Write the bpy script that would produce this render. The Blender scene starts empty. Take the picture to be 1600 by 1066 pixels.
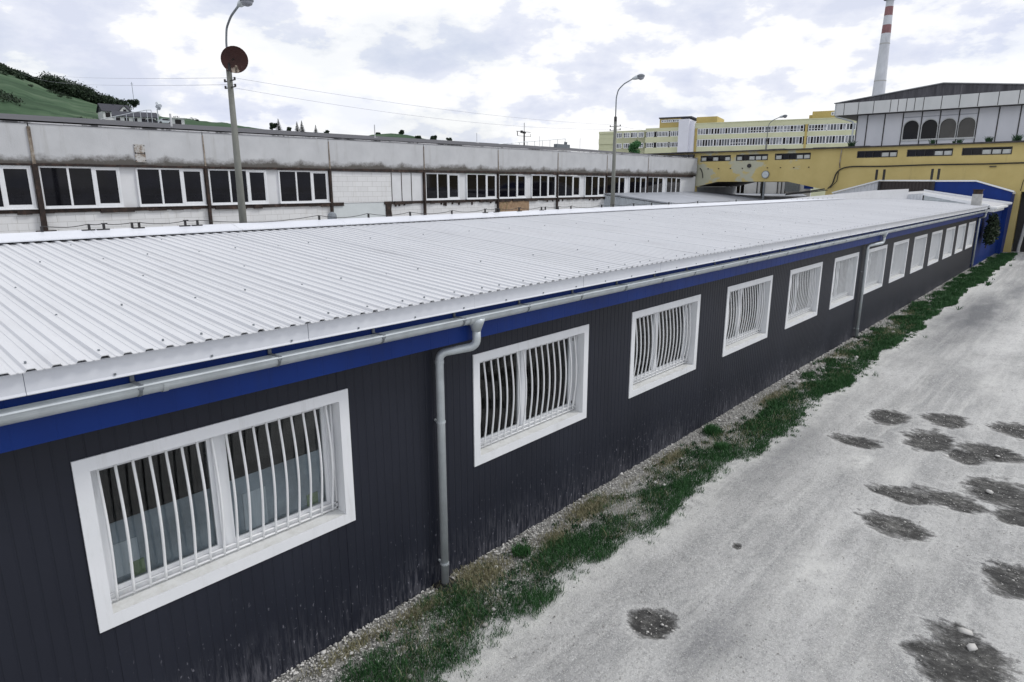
import bpy, math, random
import numpy as np
from mathutils import Vector, Matrix
random.seed(7); rng = np.random.default_rng(7)
S = bpy.context.scene; COL = S.collection
rad = math.radians
# ------------------------------------------------------------------ camera
CAM = np.array([0.0, -5.2, 4.6]); YAW, PITCH, ROLL = rad(41.84), rad(13.54), rad(0.04); FPX = 1014.44
cy, sy, cp, sp = math.cos(YAW), math.sin(YAW), math.cos(PITCH), math.sin(PITCH)
FW = np.array([cp*cy, cp*sy, -sp]); RT = np.array([sy, -cy, 0.0]); UP = np.cross(RT, FW)
RT, UP = math.cos(ROLL)*RT + math.sin(ROLL)*UP, -math.sin(ROLL)*RT + math.cos(ROLL)*UP
cd = bpy.data.cameras.new('camera'); cam = bpy.data.objects.new('camera', cd); COL.objects.link(cam)
cam.matrix_world = Matrix([[RT[i], UP[i], -FW[i], CAM[i]] for i in range(3)] + [[0, 0, 0, 1]])
cd.sensor_width = 36; cd.lens = FPX/1600*36; cd.clip_start = 0.1; cd.clip_end = 6000
S.camera = cam
# ------------------------------------------------------------------ world and sun
SUN_EL, SUN_ROT = rad(48), rad(128)
W = bpy.data.worlds.new('World'); S.world = W; W.use_nodes = True
nt = W.node_tree; nt.nodes.clear(); N = nt.nodes.new; L = nt.links.new
out = N('ShaderNodeOutputWorld'); sky = N('ShaderNodeTexSky'); sky.sky_type = 'NISHITA'; sky.sun_disc = False
sky.sun_elevation = SUN_EL; sky.sun_rotation = SUN_ROT; sky.air_density = 1.0; sky.dust_density = 2.5
bg1 = N('ShaderNodeBackground'); bg1.inputs[1].default_value = 0.12; L(sky.outputs[0], bg1.inputs[0])
tc = N('ShaderNodeTexCoord'); mp = N('ShaderNodeMapping'); mp.inputs['Scale'].default_value = (1, 1, 2.3); mp.inputs['Location'].default_value = (0.35, 0.9, 0.1)
L(tc.outputs['Generated'], mp.inputs[0])
def wnoise(scale, detail, rough, dist, off):
    m = N('ShaderNodeMapping'); m.inputs['Location'].default_value = off; L(mp.outputs[0], m.inputs[0])
    n = N('ShaderNodeTexNoise'); n.inputs['Scale'].default_value = scale; n.inputs['Detail'].default_value = detail
    n.inputs['Roughness'].default_value = rough; n.inputs['Distortion'].default_value = dist; L(m.outputs[0], n.inputs[0]); return n
def ramp(tree, fac, pts, interp='LINEAR'):
    r = tree.nodes.new('ShaderNodeValToRGB'); tree.links.new(fac, r.inputs[0]); e = r.color_ramp.elements; r.color_ramp.interpolation = interp
    while len(e) < len(pts): e.new(0.5)
    for i, (p, c) in enumerate(pts):
        e[i].position = p; e[i].color = (c if len(c) == 4 else tuple(c)+(1,)) if hasattr(c, '__len__') else (c, c, c, 1)
    return r
n1 = wnoise(3.1, 9, 0.5, 0.1, (0, 0, 0)); n2 = wnoise(7.0, 10, 0.56, 0.0, (3.3, 1.2, 5)); n3 = wnoise(3.0, 9, 0.55, 0.1, (7, 2, 1))
cl = ramp(nt, n2.outputs[0], [(0.36, (0.60, 0.635, 0.75)), (0.465, (0.70, 0.725, 0.81)), (0.49, (0.81, 0.82, 0.85)), (0.54, (0.90, 0.90, 0.905))])
sh = ramp(nt, n3.outputs[0], [(0.38, (0.82, 0.85, 0.93)), (0.45, (0.95, 0.96, 0.99)), (0.50, (1, 1, 1))])
mx = N('ShaderNodeMix'); mx.data_type = 'RGBA'; mx.blend_type = 'MULTIPLY'; mx.inputs[0].default_value = 0.85
L(cl.outputs[0], mx.inputs[6]); L(sh.outputs[0], mx.inputs[7])
bg2 = N('ShaderNodeBackground'); bg2.inputs[1].default_value = 1.0; L(mx.outputs[2], bg2.inputs[0])
mask = ramp(nt, n1.outputs[0], [(0.40, 0.82), (0.50, 1.0)])
ms = N('ShaderNodeMixShader'); L(mask.outputs[0], ms.inputs[0]); L(bg1.outputs[0], ms.inputs[1]); L(bg2.outputs[0], ms.inputs[2]); L(ms.outputs[0], out.inputs[0])
sd = bpy.data.lights.new('sun', 'SUN'); sd.energy = 1.2; sd.angle = rad(12); sd.color = (1, 0.97, 0.93)
sun = bpy.data.objects.new('sun', sd); COL.objects.link(sun)
# Nishita rotation r: sun azimuth measured from +Y clockwise
az = SUN_ROT; sdir = Vector((math.sin(az)*math.cos(SUN_EL), math.cos(az)*math.cos(SUN_EL), math.sin(SUN_EL)))
sun.rotation_euler = sdir.to_track_quat('Z', 'Y').to_euler()
vs = S.view_settings; vs.view_transform = 'Standard'; vs.look = 'None'; vs.exposure = 0.26; vs.gamma = 1.0
S.render.engine = 'CYCLES'
# ------------------------------------------------------------------ measuring helpers
def ray(px, py): return FW + RT*(px-800)/FPX - UP*(py-533)/FPX
def onY(px, py, y): r = ray(px, py); return CAM + r*((y-CAM[1])/r[1])
def onX(px, py, x): r = ray(px, py); return CAM + r*((x-CAM[0])/r[0])
def onZ(px, py, z): r = ray(px, py); return CAM + r*((z-CAM[2])/r[2])
def onD(px, py, d): return CAM + ray(px, py)*d
# ------------------------------------------------------------------ materials
class MT:
    def __init__(s, name, rough=0.7, metal=0.0, spec=0.5):
        s.m = bpy.data.materials.new(name); s.m.use_nodes = True; s.t = s.m.node_tree; s.b = s.t.nodes['Principled BSDF']
        s.b.inputs['Roughness'].default_value = rough; s.b.inputs['Metallic'].default_value = metal; s.b.inputs['Specular IOR Level'].default_value = spec
        s.tc = s.t.nodes.new('ShaderNodeTexCoord'); s.co = s.tc.outputs['Object']
    def noise(s, scale, detail=5, rough=0.6, sc=(1, 1, 1), off=(0, 0, 0), dist=0.0):
        m = s.t.nodes.new('ShaderNodeMapping'); m.inputs['Scale'].default_value = sc; m.inputs['Location'].default_value = off; s.t.links.new(s.co, m.inputs[0])
        n = s.t.nodes.new('ShaderNodeTexNoise'); n.inputs['Scale'].default_value = scale; n.inputs['Detail'].default_value = detail
        n.inputs['Roughness'].default_value = rough; n.inputs['Distortion'].default_value = dist; s.t.links.new(m.outputs[0], n.inputs[0]); return n.outputs[0]
    def ramp(s, fac, pts): return ramp(s.t, fac, pts).outputs[0]
    def mix(s, fac, a, b, mode='MIX'):
        n = s.t.nodes.new('ShaderNodeMix'); n.data_type = 'RGBA'; n.blend_type = mode
        for i, v in ((0, fac), (6, a), (7, b)):
            if isinstance(v, bpy.types.NodeSocket): s.t.links.new(v, n.inputs[i])
            elif i == 0: n.inputs[0].default_value = v
            else: n.inputs[i].default_value = tuple(v)+(1,) if len(v) == 3 else v
        return n.outputs[2]
    def math(s, op, a, b=0.0):
        n = s.t.nodes.new('ShaderNodeMath'); n.operation = op
        for i, v in ((0, a), (1, b)):
            if isinstance(v, bpy.types.NodeSocket): s.t.links.new(v, n.inputs[i])
            else: n.inputs[i].default_value = v
        return n.outputs[0]
    def sep(s, i):
        n = s.t.nodes.new('ShaderNodeSeparateXYZ'); s.t.links.new(s.co, n.inputs[0]); return n.outputs[i]
    def mr(s, v, a, b, c=0.0, d=1.0):
        n = s.t.nodes.new('ShaderNodeMapRange'); s.t.links.new(v, n.inputs[0])
        for i, q in enumerate((a, b, c, d)): n.inputs[i+1].default_value = q
        return n.outputs[0]
    def attr(s, name):
        n = s.t.nodes.new('ShaderNodeAttribute'); n.attribute_name = name; return n.outputs['Fac']
    def col(s, c):
        if isinstance(c, bpy.types.NodeSocket): s.t.links.new(c, s.b.inputs['Base Color'])
        else: s.b.inputs['Base Color'].default_value = tuple(c)+(1,)
        return s
    def rough(s, v): s.t.links.new(v, s.b.inputs['Roughness']); return s
    def bump(s, h, strength=0.3, dist=0.01):
        n = s.t.nodes.new('ShaderNodeBump'); n.inputs['Strength'].default_value = strength; n.inputs['Distance'].default_value = dist
        s.t.links.new(h, n.inputs['Height']); s.t.links.new(n.outputs[0], s.b.inputs['Normal']); return s
def simple(name, c, rough=0.6, metal=0.0, var=0.15, scale=6.0, bump=0.0, spec=0.5, sc=(1, 1, 1)):
    m = MT(name, rough, metal, spec); n = m.noise(scale, 6, 0.65, sc)
    lo = tuple(x*(1-var) for x in c); hi = tuple(min(1, x*(1+var)) for x in c)
    m.col(m.ramp(n, [(0.3, lo), (0.7, hi)]))
    if bump: m.bump(m.noise(scale*6, 5, 0.6, sc), bump, 0.01)
    return m.m
M = {}
m = MT('white_trim', 0.42); m.co = m.t.nodes.new('ShaderNodeNewGeometry').outputs['Position']
c = m.ramp(m.noise(1.5, 5, 0.6), [(0.3, (0.72, 0.74, 0.76)), (0.7, (0.79, 0.80, 0.82))]); c = m.mix(m.ramp(m.noise(3.5, 8, 0.75, (2.5, 2.5, 0.3)), [(0.54, 0), (0.76, 0.45)]), c, (0.44, 0.43, 0.40)); m.col(c); M['white_trim'] = m.m
M['white_bar'] = simple('white_bar', (0.78, 0.79, 0.80), 0.4, var=0.04)
M['galv'] = simple('galvanised', (0.50, 0.54, 0.56), 0.42, 0.35, 0.14, 5)
M['galv_dark'] = simple('galvanised_dark', (0.20, 0.22, 0.24), 0.5, 0.6, 0.2, 8)
M['black'] = simple('black_iron', (0.02, 0.019, 0.02), 0.6, var=0.3)
M['rubber'] = simple('rubber', (0.012, 0.012, 0.013), 0.7, var=0.2)
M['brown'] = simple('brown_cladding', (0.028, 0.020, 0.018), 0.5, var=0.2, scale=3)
M['office'] = simple('office_render', (0.56, 0.57, 0.39), 0.8, var=0.08, scale=0.4)
M['office_yellow'] = simple('office_yellow', (0.46, 0.36, 0.13), 0.8, var=0.1, scale=0.5)
M['office_white'] = simple('office_white', (0.66, 0.67, 0.74), 0.7, var=0.04, scale=0.5)
M['bark'] = simple('bark', (0.08, 0.06, 0.045), 0.9, var=0.3, bump=0.4)
M['slate'] = simple('slate_roof', (0.035, 0.037, 0.05), 0.7, var=0.25, scale=2)
M['house_white'] = simple('house_wall', (0.62, 0.63, 0.64), 0.8, var=0.06, scale=1)
M['dark_roof'] = simple('roof_membrane', (0.052, 0.052, 0.060), 0.8, var=0.25, scale=0.6, bump=0.2)
M['annex_roof'] = simple('annex_roof', (0.36, 0.38, 0.42), 0.5, 0.2, 0.15, 1.2)
M['annex_wall'] = simple('annex_wall', (0.46, 0.50, 0.54), 0.5, 0.2, 0.1, 2)
M['sheet_grey'] = simple('sheet_grey', (0.56, 0.58, 0.61), 0.5, 0.1, 0.08, 2)
M['pane_room'] = simple('window_film', (0.31, 0.345, 0.38), 0.75, var=0.35, scale=1.6)
M['curtain'] = simple('curtain', (0.60, 0.63, 0.66), 0.9, var=0.2, scale=3, sc=(6, 6, 0.3))
M['blind'] = simple('blind', (0.78, 0.79, 0.80), 0.8, var=0.08, scale=2)
M['leaf_print'] = simple('green_sheet', (0.22, 0.29, 0.15), 0.8, var=0.3, scale=4)
M['concrete_white'] = simple('tower_concrete', (0.50, 0.52, 0.56), 0.8, var=0.2, scale=0.35, sc=(1, 1, 0.4))
M['red_band'] = simple('red_band', (0.22, 0.11, 0.115), 0.8, var=0.2, scale=0.7)
M['straw'] = simple('straw', (0.34, 0.29, 0.16), 0.9, var=0.3)
def glassy(name, c, rough=0.06, spec=0.6):
    m = MT(name, rough, 0, spec); n = m.noise(1.3, 4, 0.6, (1, 1, 1)); m.col(m.ramp(n, [(0.35, tuple(x*0.4 for x in c)), (0.7, c)])); return m.m
M['glass_dark'] = glassy('glass_dark', (0.008, 0.008, 0.012), 0.04, 0.24)
M['glass_mid'] = glassy('glass_mid', (0.10, 0.115, 0.14), 0.15)
M['glass_light'] = glassy('glass_light', (0.36, 0.38, 0.43), 0.3)
def clear_glass():
    m = bpy.data.materials.new('clear_glass'); m.use_nodes = True; t = m.node_tree; t.nodes.clear()
    o = t.nodes.new('ShaderNodeOutputMaterial'); tr = t.nodes.new('ShaderNodeBsdfTransparent'); tr.inputs[0].default_value = (0.90, 0.93, 0.94, 1)
    gl = t.nodes.new('ShaderNodeBsdfGlossy'); gl.inputs['Roughness'].default_value = 0.02; fr = t.nodes.new('ShaderNodeFresnel'); fr.inputs[0].default_value = 1.45
    mxs = t.nodes.new('ShaderNodeMixShader'); t.links.new(fr.outputs[0], mxs.inputs[0]); t.links.new(tr.outputs[0], mxs.inputs[1]); t.links.new(gl.outputs[0], mxs.inputs[2]); t.links.new(mxs.outputs[0], o.inputs[0]); return m
M['glass'] = clear_glass()
# dark corrugated wall with lime splashes low down
m = MT('anthracite_wall', 0.5, 0.0, 0.3); z = m.sep(2)
low = m.mr(z, 0.0, 0.75, 1.0, 0.0); st = m.noise(9, 8, 0.75, (3.0, 1, 0.35)); pt = m.noise(0.5, 3, 0.5, (1, 1, 0.1), (1.5, 0, 0))
f = m.math('MULTIPLY', m.ramp(st, [(0.46, 0), (0.66, 1)]), m.math('MULTIPLY', m.math('POWER', low, 1.6), m.ramp(pt, [(0.38, 0.15), (0.56, 1)])))
sp = m.noise(30, 3, 0.5, (1, 1, 0.5)); spl = m.math('MULTIPLY', m.ramp(sp, [(0.655, 0), (0.69, 1)]), m.mr(z, 0.0, 1.1, 1.0, 0.0))
base = m.ramp(m.noise(1.2, 6, 0.6, (1, 1, 0.4)), [(0.3, (0.0105, 0.0125, 0.021)), (0.7, (0.0165, 0.0190, 0.030))])
c = m.mix(m.math('MULTIPLY', f, 0.75), base, (0.24, 0.24, 0.27)); c = m.mix(m.math('MULTIPLY', spl, 0.7), c, (0.33, 0.33, 0.38)); m.col(c); M['wall_dark'] = m.m
# blue paint
m = MT('blue_paint', 0.5, 0, 0.25); m.col(m.mix(m.ramp(m.noise(2.2, 8, 0.75, (1.5, 1, 0.15)), [(0.52, 0), (0.78, 0.45)]), m.ramp(m.noise(1.5, 6, 0.6, (1, 1, 0.5)), [(0.3, (0.001, 0.020, 0.145)), (0.75, (0.002, 0.030, 0.20))]), (0.012, 0.025, 0.085))); M['blue'] = m.m
# white sheet roof
m = MT('white_roof', 0.42, 0.0, 0.4)
c = m.ramp(m.noise(0.5, 6, 0.6, (1, 0.4, 1)), [(0.3, (0.57, 0.58, 0.60)), (0.7, (0.64, 0.65, 0.67))])
c = m.mix(m.ramp(m.noise(26, 6, 0.75), [(0.58, 0), (0.74, 0.45)]), c, (0.42, 0.42, 0.42))
c = m.mix(m.ramp(m.noise(5, 8, 0.75, (1, 0.10, 1)), [(0.52, 0), (0.74, 0.55)]), c, (0.44, 0.44, 0.45)); m.col(c); M['roof'] = m.m
m = MT('white_flashing', 0.38, 0.0, 0.45); m.col(m.ramp(m.noise(1.1, 6, 0.6, (1, 1, 3)), [(0.3, (0.62, 0.64, 0.69)), (0.7, (0.70, 0.72, 0.76))])); M['flash'] = m.m
# weathered render parapet: clean grey above, grimy along its foot (z local = above parapet foot)
m = MT('grey_render', 0.85)
z = m.sep(2); base = m.ramp(m.noise(0.7, 7, 0.65), [(0.3, (0.46, 0.47, 0.485)), (0.7, (0.56, 0.57, 0.585))])
gr = m.noise(1.1, 8, 0.72, (1, 1, 1.3), (9, 0, 0)); zz = m.math('SUBTRACT', z, m.math('MULTIPLY', m.math('SUBTRACT', gr, 0.5), 0.9))
f = m.mr(zz, 0.13, 0.36, 1.0, 0.0); run = m.math('MULTIPLY', m.ramp(m.noise(2.4, 6, 0.7, (1.4, 1, 0.12)), [(0.55, 0), (0.75, 1)]), 0.35)
c = m.mix(run, base, (0.26, 0.25, 0.22)); c = m.mix(m.math('MULTIPLY', f, 0.93), c, (0.075, 0.066, 0.055)); m.col(c); m.bump(m.noise(22, 5, 0.6), 0.25, 0.02); M['render'] = m.m
# painted block wall
def blockwall(name, c1, c2, mortar, dirt=0.5):
    m = MT(name, 0.85); mpn = m.t.nodes.new('ShaderNodeMapping'); mpn.inputs['Rotation'].default_value = (rad(90), 0, 0); m.t.links.new(m.co, mpn.inputs[0])
    br = m.t.nodes.new('ShaderNodeTexBrick'); m.t.links.new(mpn.outputs[0], br.inputs[0]); br.inputs['Scale'].default_value = 1.0
    br.inputs['Brick Width'].default_value = 0.60; br.inputs['Row Height'].default_value = 0.25; br.inputs['Mortar Size'].default_value = 0.008
    br.inputs['Color1'].default_value = c1+(1,); br.inputs['Color2'].default_value = c2+(1,); br.inputs['Mortar'].default_value = mortar+(1,)
    sp = m.ramp(m.noise(6, 8, 0.8), [(0.64, 0), (0.72, 1)]); rn = m.ramp(m.noise(1.6, 6, 0.75, (1.5, 1, 0.25)), [(0.52, 0), (0.8, 1)])
    c = m.mix(m.math('MULTIPLY', rn, dirt), br.outputs[0], (0.36, 0.33, 0.27)); c = m.mix(m.math('MULTIPLY', sp, 0.6), c, (0.13, 0.12, 0.10)); m.col(c); m.bump(br.outputs['Fac'], -0.4, 0.01); return m.m
M['block'] = blockwall('white_block', (0.73, 0.735, 0.74), (0.68, 0.685, 0.69), (0.50, 0.50, 0.49), 0.4)
M['block_pale'] = simple('pale_infill', (0.60, 0.64, 0.65), 0.8, var=0.06, scale=1)
# rust
m = MT('rust', 0.85); m.col(m.ramp(m.noise(5, 8, 0.75, (1, 1, 0.6)), [(0.3, (0.010, 0.008, 0.008)), (0.50, (0.026, 0.017, 0.014)), (0.62, (0.062, 0.036, 0.027)), (0.74, (0.24, 0.21, 0.18))])); m.bump(m.noise(30, 5, 0.7), 0.5, 0.01); M['rust'] = m.m
m = MT('rust_pale', 0.85); m.col(m.ramp(m.noise(4, 8, 0.75, (1, 1, 0.5)), [(0.36, (0.07, 0.05, 0.04)), (0.5, (0.22, 0.18, 0.14)), (0.62, (0.36, 0.33, 0.29))])); M['rust_pale'] = m.m
# yellow plaster with flaking
m = MT('yellow_plaster', 0.9); base = m.ramp(m.noise(0.45, 7, 0.6), [(0.3, (0.47, 0.375, 0.145)), (0.7, (0.57, 0.465, 0.20))])
fl = m.noise(0.33, 9, 0.62, (1, 1, 1.6), (2.0, 1.5, 4.4)); yy = m.sep(1); reg = m.mr(yy, 8.0, 15.0, -0.10, 0.05)
c = m.mix(m.ramp(m.math('ADD', fl, reg), [(0.535, 0), (0.57, 0.9)]), base, (0.44, 0.45, 0.36)); c = m.mix(m.ramp(m.noise(1.4, 9, 0.7, (1, 1, 2)), [(0.66, 0), (0.69, 0.7)]), c, (0.52, 0.45, 0.27))
c = m.mix(m.ramp(m.noise(1.2, 7, 0.75, (1.2, 1.2, 0.12)), [(0.6, 0), (0.8, 0.5)]), c, (0.20, 0.16, 0.08)); m.col(c); m.bump(m.noise(9, 6, 0.6), 0.3, 0.02); M['yellow'] = m.m
# light panels of the upper building
m = MT('composite_panel', 0.5); m.col(m.ramp(m.noise(0.5, 5, 0.6, (1, 1, 0.5)), [(0.3, (0.58, 0.60, 0.64)), (0.7, (0.68, 0.69, 0.73))])); M['panel'] = m.m
m = MT('panel_band', 0.5); m.col(m.ramp(m.noise(0.6, 5, 0.6, (1, 1, 0.5)), [(0.3, (0.48, 0.50, 0.50)), (0.7, (0.60, 0.61, 0.61))])); M['panel_band'] = m.m
m = MT('weathered_dark', 0.8); m.col(m.ramp(m.noise(3.2, 8, 0.75, (1, 1, 0.12)), [(0.35, (0.030, 0.030, 0.036)), (0.6, (0.085, 0.085, 0.095)), (0.75, (0.20, 0.20, 0.21))])); M['gable'] = m.m
m = MT('pole_concrete', 0.9); m.col(m.ramp(m.noise(3, 7, 0.7, (1, 1, 0.3)), [(0.3, (0.12, 0.125, 0.11)), (0.7, (0.21, 0.215, 0.195))])); m.bump(m.noise(30, 5, 0.6), 0.3, 0.01); M['pole'] = m.m
m = MT('rusty_dish', 0.75); c = m.ramp(m.noise(2.0, 7, 0.7), [(0.3, (0.030, 0.011, 0.009)), (0.7, (0.062, 0.020, 0.015))])
c = m.mix(m.math('MULTIPLY', m.ramp(m.noise(5, 8, 0.75), [(0.53, 0), (0.56, 1)]), m.mr(m.sep(2), -0.32, -0.12, 1, 0)), c, (0.55, 0.47, 0.38)); m.col(c); M['dish'] = m.m
m = MT('chimney_block', 0.9); m.col(m.ramp(m.noise(6, 6, 0.7), [(0.3, (0.30, 0.30, 0.29)), (0.7, (0.46, 0.46, 0.45))])); M['flue'] = m.m
m = MT('osb_board', 0.8); m.col(m.ramp(m.noise(4, 8, 0.75, (2.5, 1, 1.2)), [(0.3, (0.20, 0.12, 0.065)), (0.55, (0.34, 0.23, 0.14)), (0.75, (0.46, 0.35, 0.24))])); M['board'] = m.m
# foliage
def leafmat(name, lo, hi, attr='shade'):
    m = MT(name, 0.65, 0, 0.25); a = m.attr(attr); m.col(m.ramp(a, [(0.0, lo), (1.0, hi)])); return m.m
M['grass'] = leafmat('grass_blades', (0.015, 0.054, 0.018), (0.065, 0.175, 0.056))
M['drygrass'] = leafmat('dry_blades', (0.17, 0.165, 0.09), (0.42, 0.39, 0.25))
M['leaf'] = leafmat('leaf_dark', (0.008, 0.016, 0.010), (0.035, 0.058, 0.028))
M['leaf_far'] = leafmat('leaf_far', (0.009, 0.018, 0.012), (0.045, 0.072, 0.038))
M['leaf_bright'] = leafmat('leaf_bright', (0.04, 0.13, 0.045), (0.10, 0.27, 0.10))
M['conifer'] = leafmat('conifer_needles', (0.006, 0.010, 0.010), (0.020, 0.032, 0.024))
M['stone'] = leafmat('gravel_stones', (0.20, 0.195, 0.18), (0.72, 0.71, 0.68))
m = MT('sill_dusty', 0.6); m.co = m.t.nodes.new('ShaderNodeNewGeometry').outputs['Position']; m.col(m.mix(m.ramp(m.noise(9, 8, 0.75), [(0.45, 0), (0.75, 0.6)]), (0.66, 0.67, 0.66), (0.38, 0.37, 0.33))); M['sill_dusty'] = m.m
m = MT('pier', 0.8); m.col(m.mix(m.ramp(m.noise(7, 8, 0.8), [(0.64, 0), (0.70, 0.6)]), m.ramp(m.noise(1.2, 5, 0.6), [(0.3, (0.62, 0.63, 0.64)), (0.7, (0.70, 0.71, 0.73))]), (0.3, 0.28, 0.26))); M['pier'] = m.m
m = MT('wire', 0.7); m.col((0.42, 0.43, 0.48)); M['wire'] = m.m
M['glass_brown'] = glassy('glass_brown', (0.045, 0.042, 0.040))
M['pane_pale'] = simple('pane_pale', (0.50, 0.52, 0.50), 0.3, var=0.15, scale=2)  # opaque pale tone paints the daylight coming through the slit windows
M['verge_grey'] = simple('verge_grey', (0.22, 0.23, 0.25), 0.5)
M['cornice'] = simple('cornice', (0.06, 0.055, 0.055), 0.9, var=0.5, scale=2)
M['leaf_mid'] = leafmat('leaf_mid', (0.015, 0.045, 0.02), (0.05, 0.12, 0.05))
M['bridge_grey'] = simple('bridge_grey', (0.30, 0.31, 0.32), 0.8, var=0.2, scale=1)
m = MT('plate', 0.8); m.col(m.ramp(m.noise(5, 8, 0.75), [(0.40, (0.20, 0.15, 0.11)), (0.5, (0.46, 0.45, 0.43)), (0.7, (0.55, 0.55, 0.56))])); M['plate'] = m.m
# ground
m = MT('yard_ground', 0.92, 0, 0.3)
big = m.noise(0.55, 8, 0.62, (0.6, 1.3, 1), (3, 1, 0)); trk = m.noise(0.9, 6, 0.6, (0.09, 1.5, 1), (1, 5, 0)); fine = m.noise(22, 8, 0.72); grit = m.noise(70, 4, 0.6)
c = m.ramp(big, [(0.32, (0.34, 0.342, 0.336)), (0.47, (0.45, 0.45, 0.44)), (0.60, (0.54, 0.54, 0.525)), (0.74, (0.66, 0.66, 0.64))])
c = m.mix(m.ramp(trk, [(0.36, 0.5), (0.52, 0.0)]), c, (0.21, 0.215, 0.225)); c = m.mix(m.ramp(trk, [(0.54, 0.0), (0.72, 0.55)]), c, (0.60, 0.60, 0.59)); tr2 = m.noise(2.6, 8, 0.66, (0.10, 1.7, 1), (2, 9, 0), 0.15); c = m.mix(m.ramp(tr2, [(0.38, 0.35), (0.50, 0.0)]), c, (0.30, 0.302, 0.30)); c = m.mix(m.ramp(tr2, [(0.52, 0.0), (0.66, 0.65)]), c, (0.66, 0.66, 0.635)); sw = m.ramp(m.noise(0.45, 7, 0.62, (0.35, 1.0, 1), (6, 2, 0), 0.3), [(0.53, 0.0), (0.66, 0.75)]); c = m.mix(sw, c, (0.70, 0.70, 0.68))
md_ = m.noise(5.5, 9, 0.72, (0.7, 1.3, 1), (8, 3, 0)); c = m.mix(m.ramp(md_, [(0.34, 0.4), (0.49, 0.0)]), c, (0.24, 0.242, 0.243)); c = m.mix(m.ramp(md_, [(0.52, 0.0), (0.70, 0.6)]), c, (0.56, 0.56, 0.55))
c = m.mix(m.ramp(fine, [(0.32, 0.55), (0.47, 0.0)]), c, (0.19, 0.19, 0.19)); c = m.mix(m.ramp(fine, [(0.52, 0.0), (0.68, 0.6)]), c, (0.68, 0.68, 0.66)); c = m.mix(m.ramp(m.noise(38, 6, 0.8, off=(2, 7, 0)), [(0.56, 0.0), (0.66, 0.55)]), c, (0.20, 0.20, 0.20))
c = m.mix(m.ramp(grit, [(0.60, 0.0), (0.66, 0.6)]), c, (0.12, 0.12, 0.12)); c = m.mix(m.ramp(m.noise(80, 3, 0.5, off=(5, 5, 0)), [(0.60, 0.0), (0.65, 0.8)]), c, (0.78, 0.78, 0.76))
du = m.attr('dust'); c = m.mix(m.math('MULTIPLY', du, m.ramp(m.noise(4, 9, 0.8), [(0.38, 0.05), (0.58, 0.95)])), c, (0.70, 0.70, 0.67))
dm = m.attr('damp'); c = m.mix(dm, c, m.ramp(fine, [(0.35, (0.15, 0.155, 0.165)), (0.65, (0.23, 0.235, 0.24))]))
mud = m.attr('mud'); mm = m.math('ADD', mud, m.math('MULTIPLY', m.math('SUBTRACT', m.noise(5, 9, 0.78, (1.6, 0.8, 1)), 0.5), 1.9))
cz_ = m.ramp(m.noise(4.5, 8, 0.7, (1.2, 0.6, 1), (3, 3, 0)), [(0.36, (0.35, 0.35, 0.35)), (0.50, (0.9, 0.9, 0.9)), (0.62, (2.0, 2.0, 1.95))])
mc = m.ramp(m.noise(16, 10, 0.88, (1.3, 0.8, 1)), [(0.36, (0.018, 0.018, 0.018)), (0.52, (0.066, 0.065, 0.062)), (0.62, (0.20, 0.20, 0.195)), (0.70, (0.42, 0.42, 0.40))])
c = m.mix(m.ramp(mm, [(0.16, 0.0), (0.30, 0.55), (0.40, 0.1)]), c, (0.66, 0.66, 0.64)); mc = m.mix(1.0, mc, cz_, 'MULTIPLY'); c = m.mix(m.ramp(mm, [(0.38, 0.0), (0.48, 0.5), (0.72, 0.95)]), c, mc)
so = m.attr('soil'); c = m.mix(m.ramp(m.math('ADD', so, m.math('MULTIPLY', m.math('SUBTRACT', m.noise(4, 7, 0.7), 0.5), 0.6)), [(0.4, 0), (0.6, 1)]), c, m.ramp(m.noise(14, 8, 0.75), [(0.35, (0.17, 0.17, 0.16)), (0.65, (0.48, 0.475, 0.45))]))
m.col(c); m.bump(m.math('ADD', fine, m.math('MULTIPLY', grit, 0.7)), 0.9, 0.03); M['ground'] = m.m
m = MT('meadow', 0.95, 0, 0.1); c = m.ramp(m.noise(0.022, 9, 0.65, (0.6, 0.6, 9)), [(0.35, (0.030, 0.060, 0.030)), (0.52, (0.052, 0.096, 0.050)), (0.66, (0.115, 0.155, 0.100))])
c = m.mix(m.ramp(m.noise(0.09, 8, 0.75, (0.35, 0.35, 7)), [(0.54, 0), (0.62, 0.75)]), c, (0.012, 0.038, 0.016)); m.col(c); M['meadow'] = m.m
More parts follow.
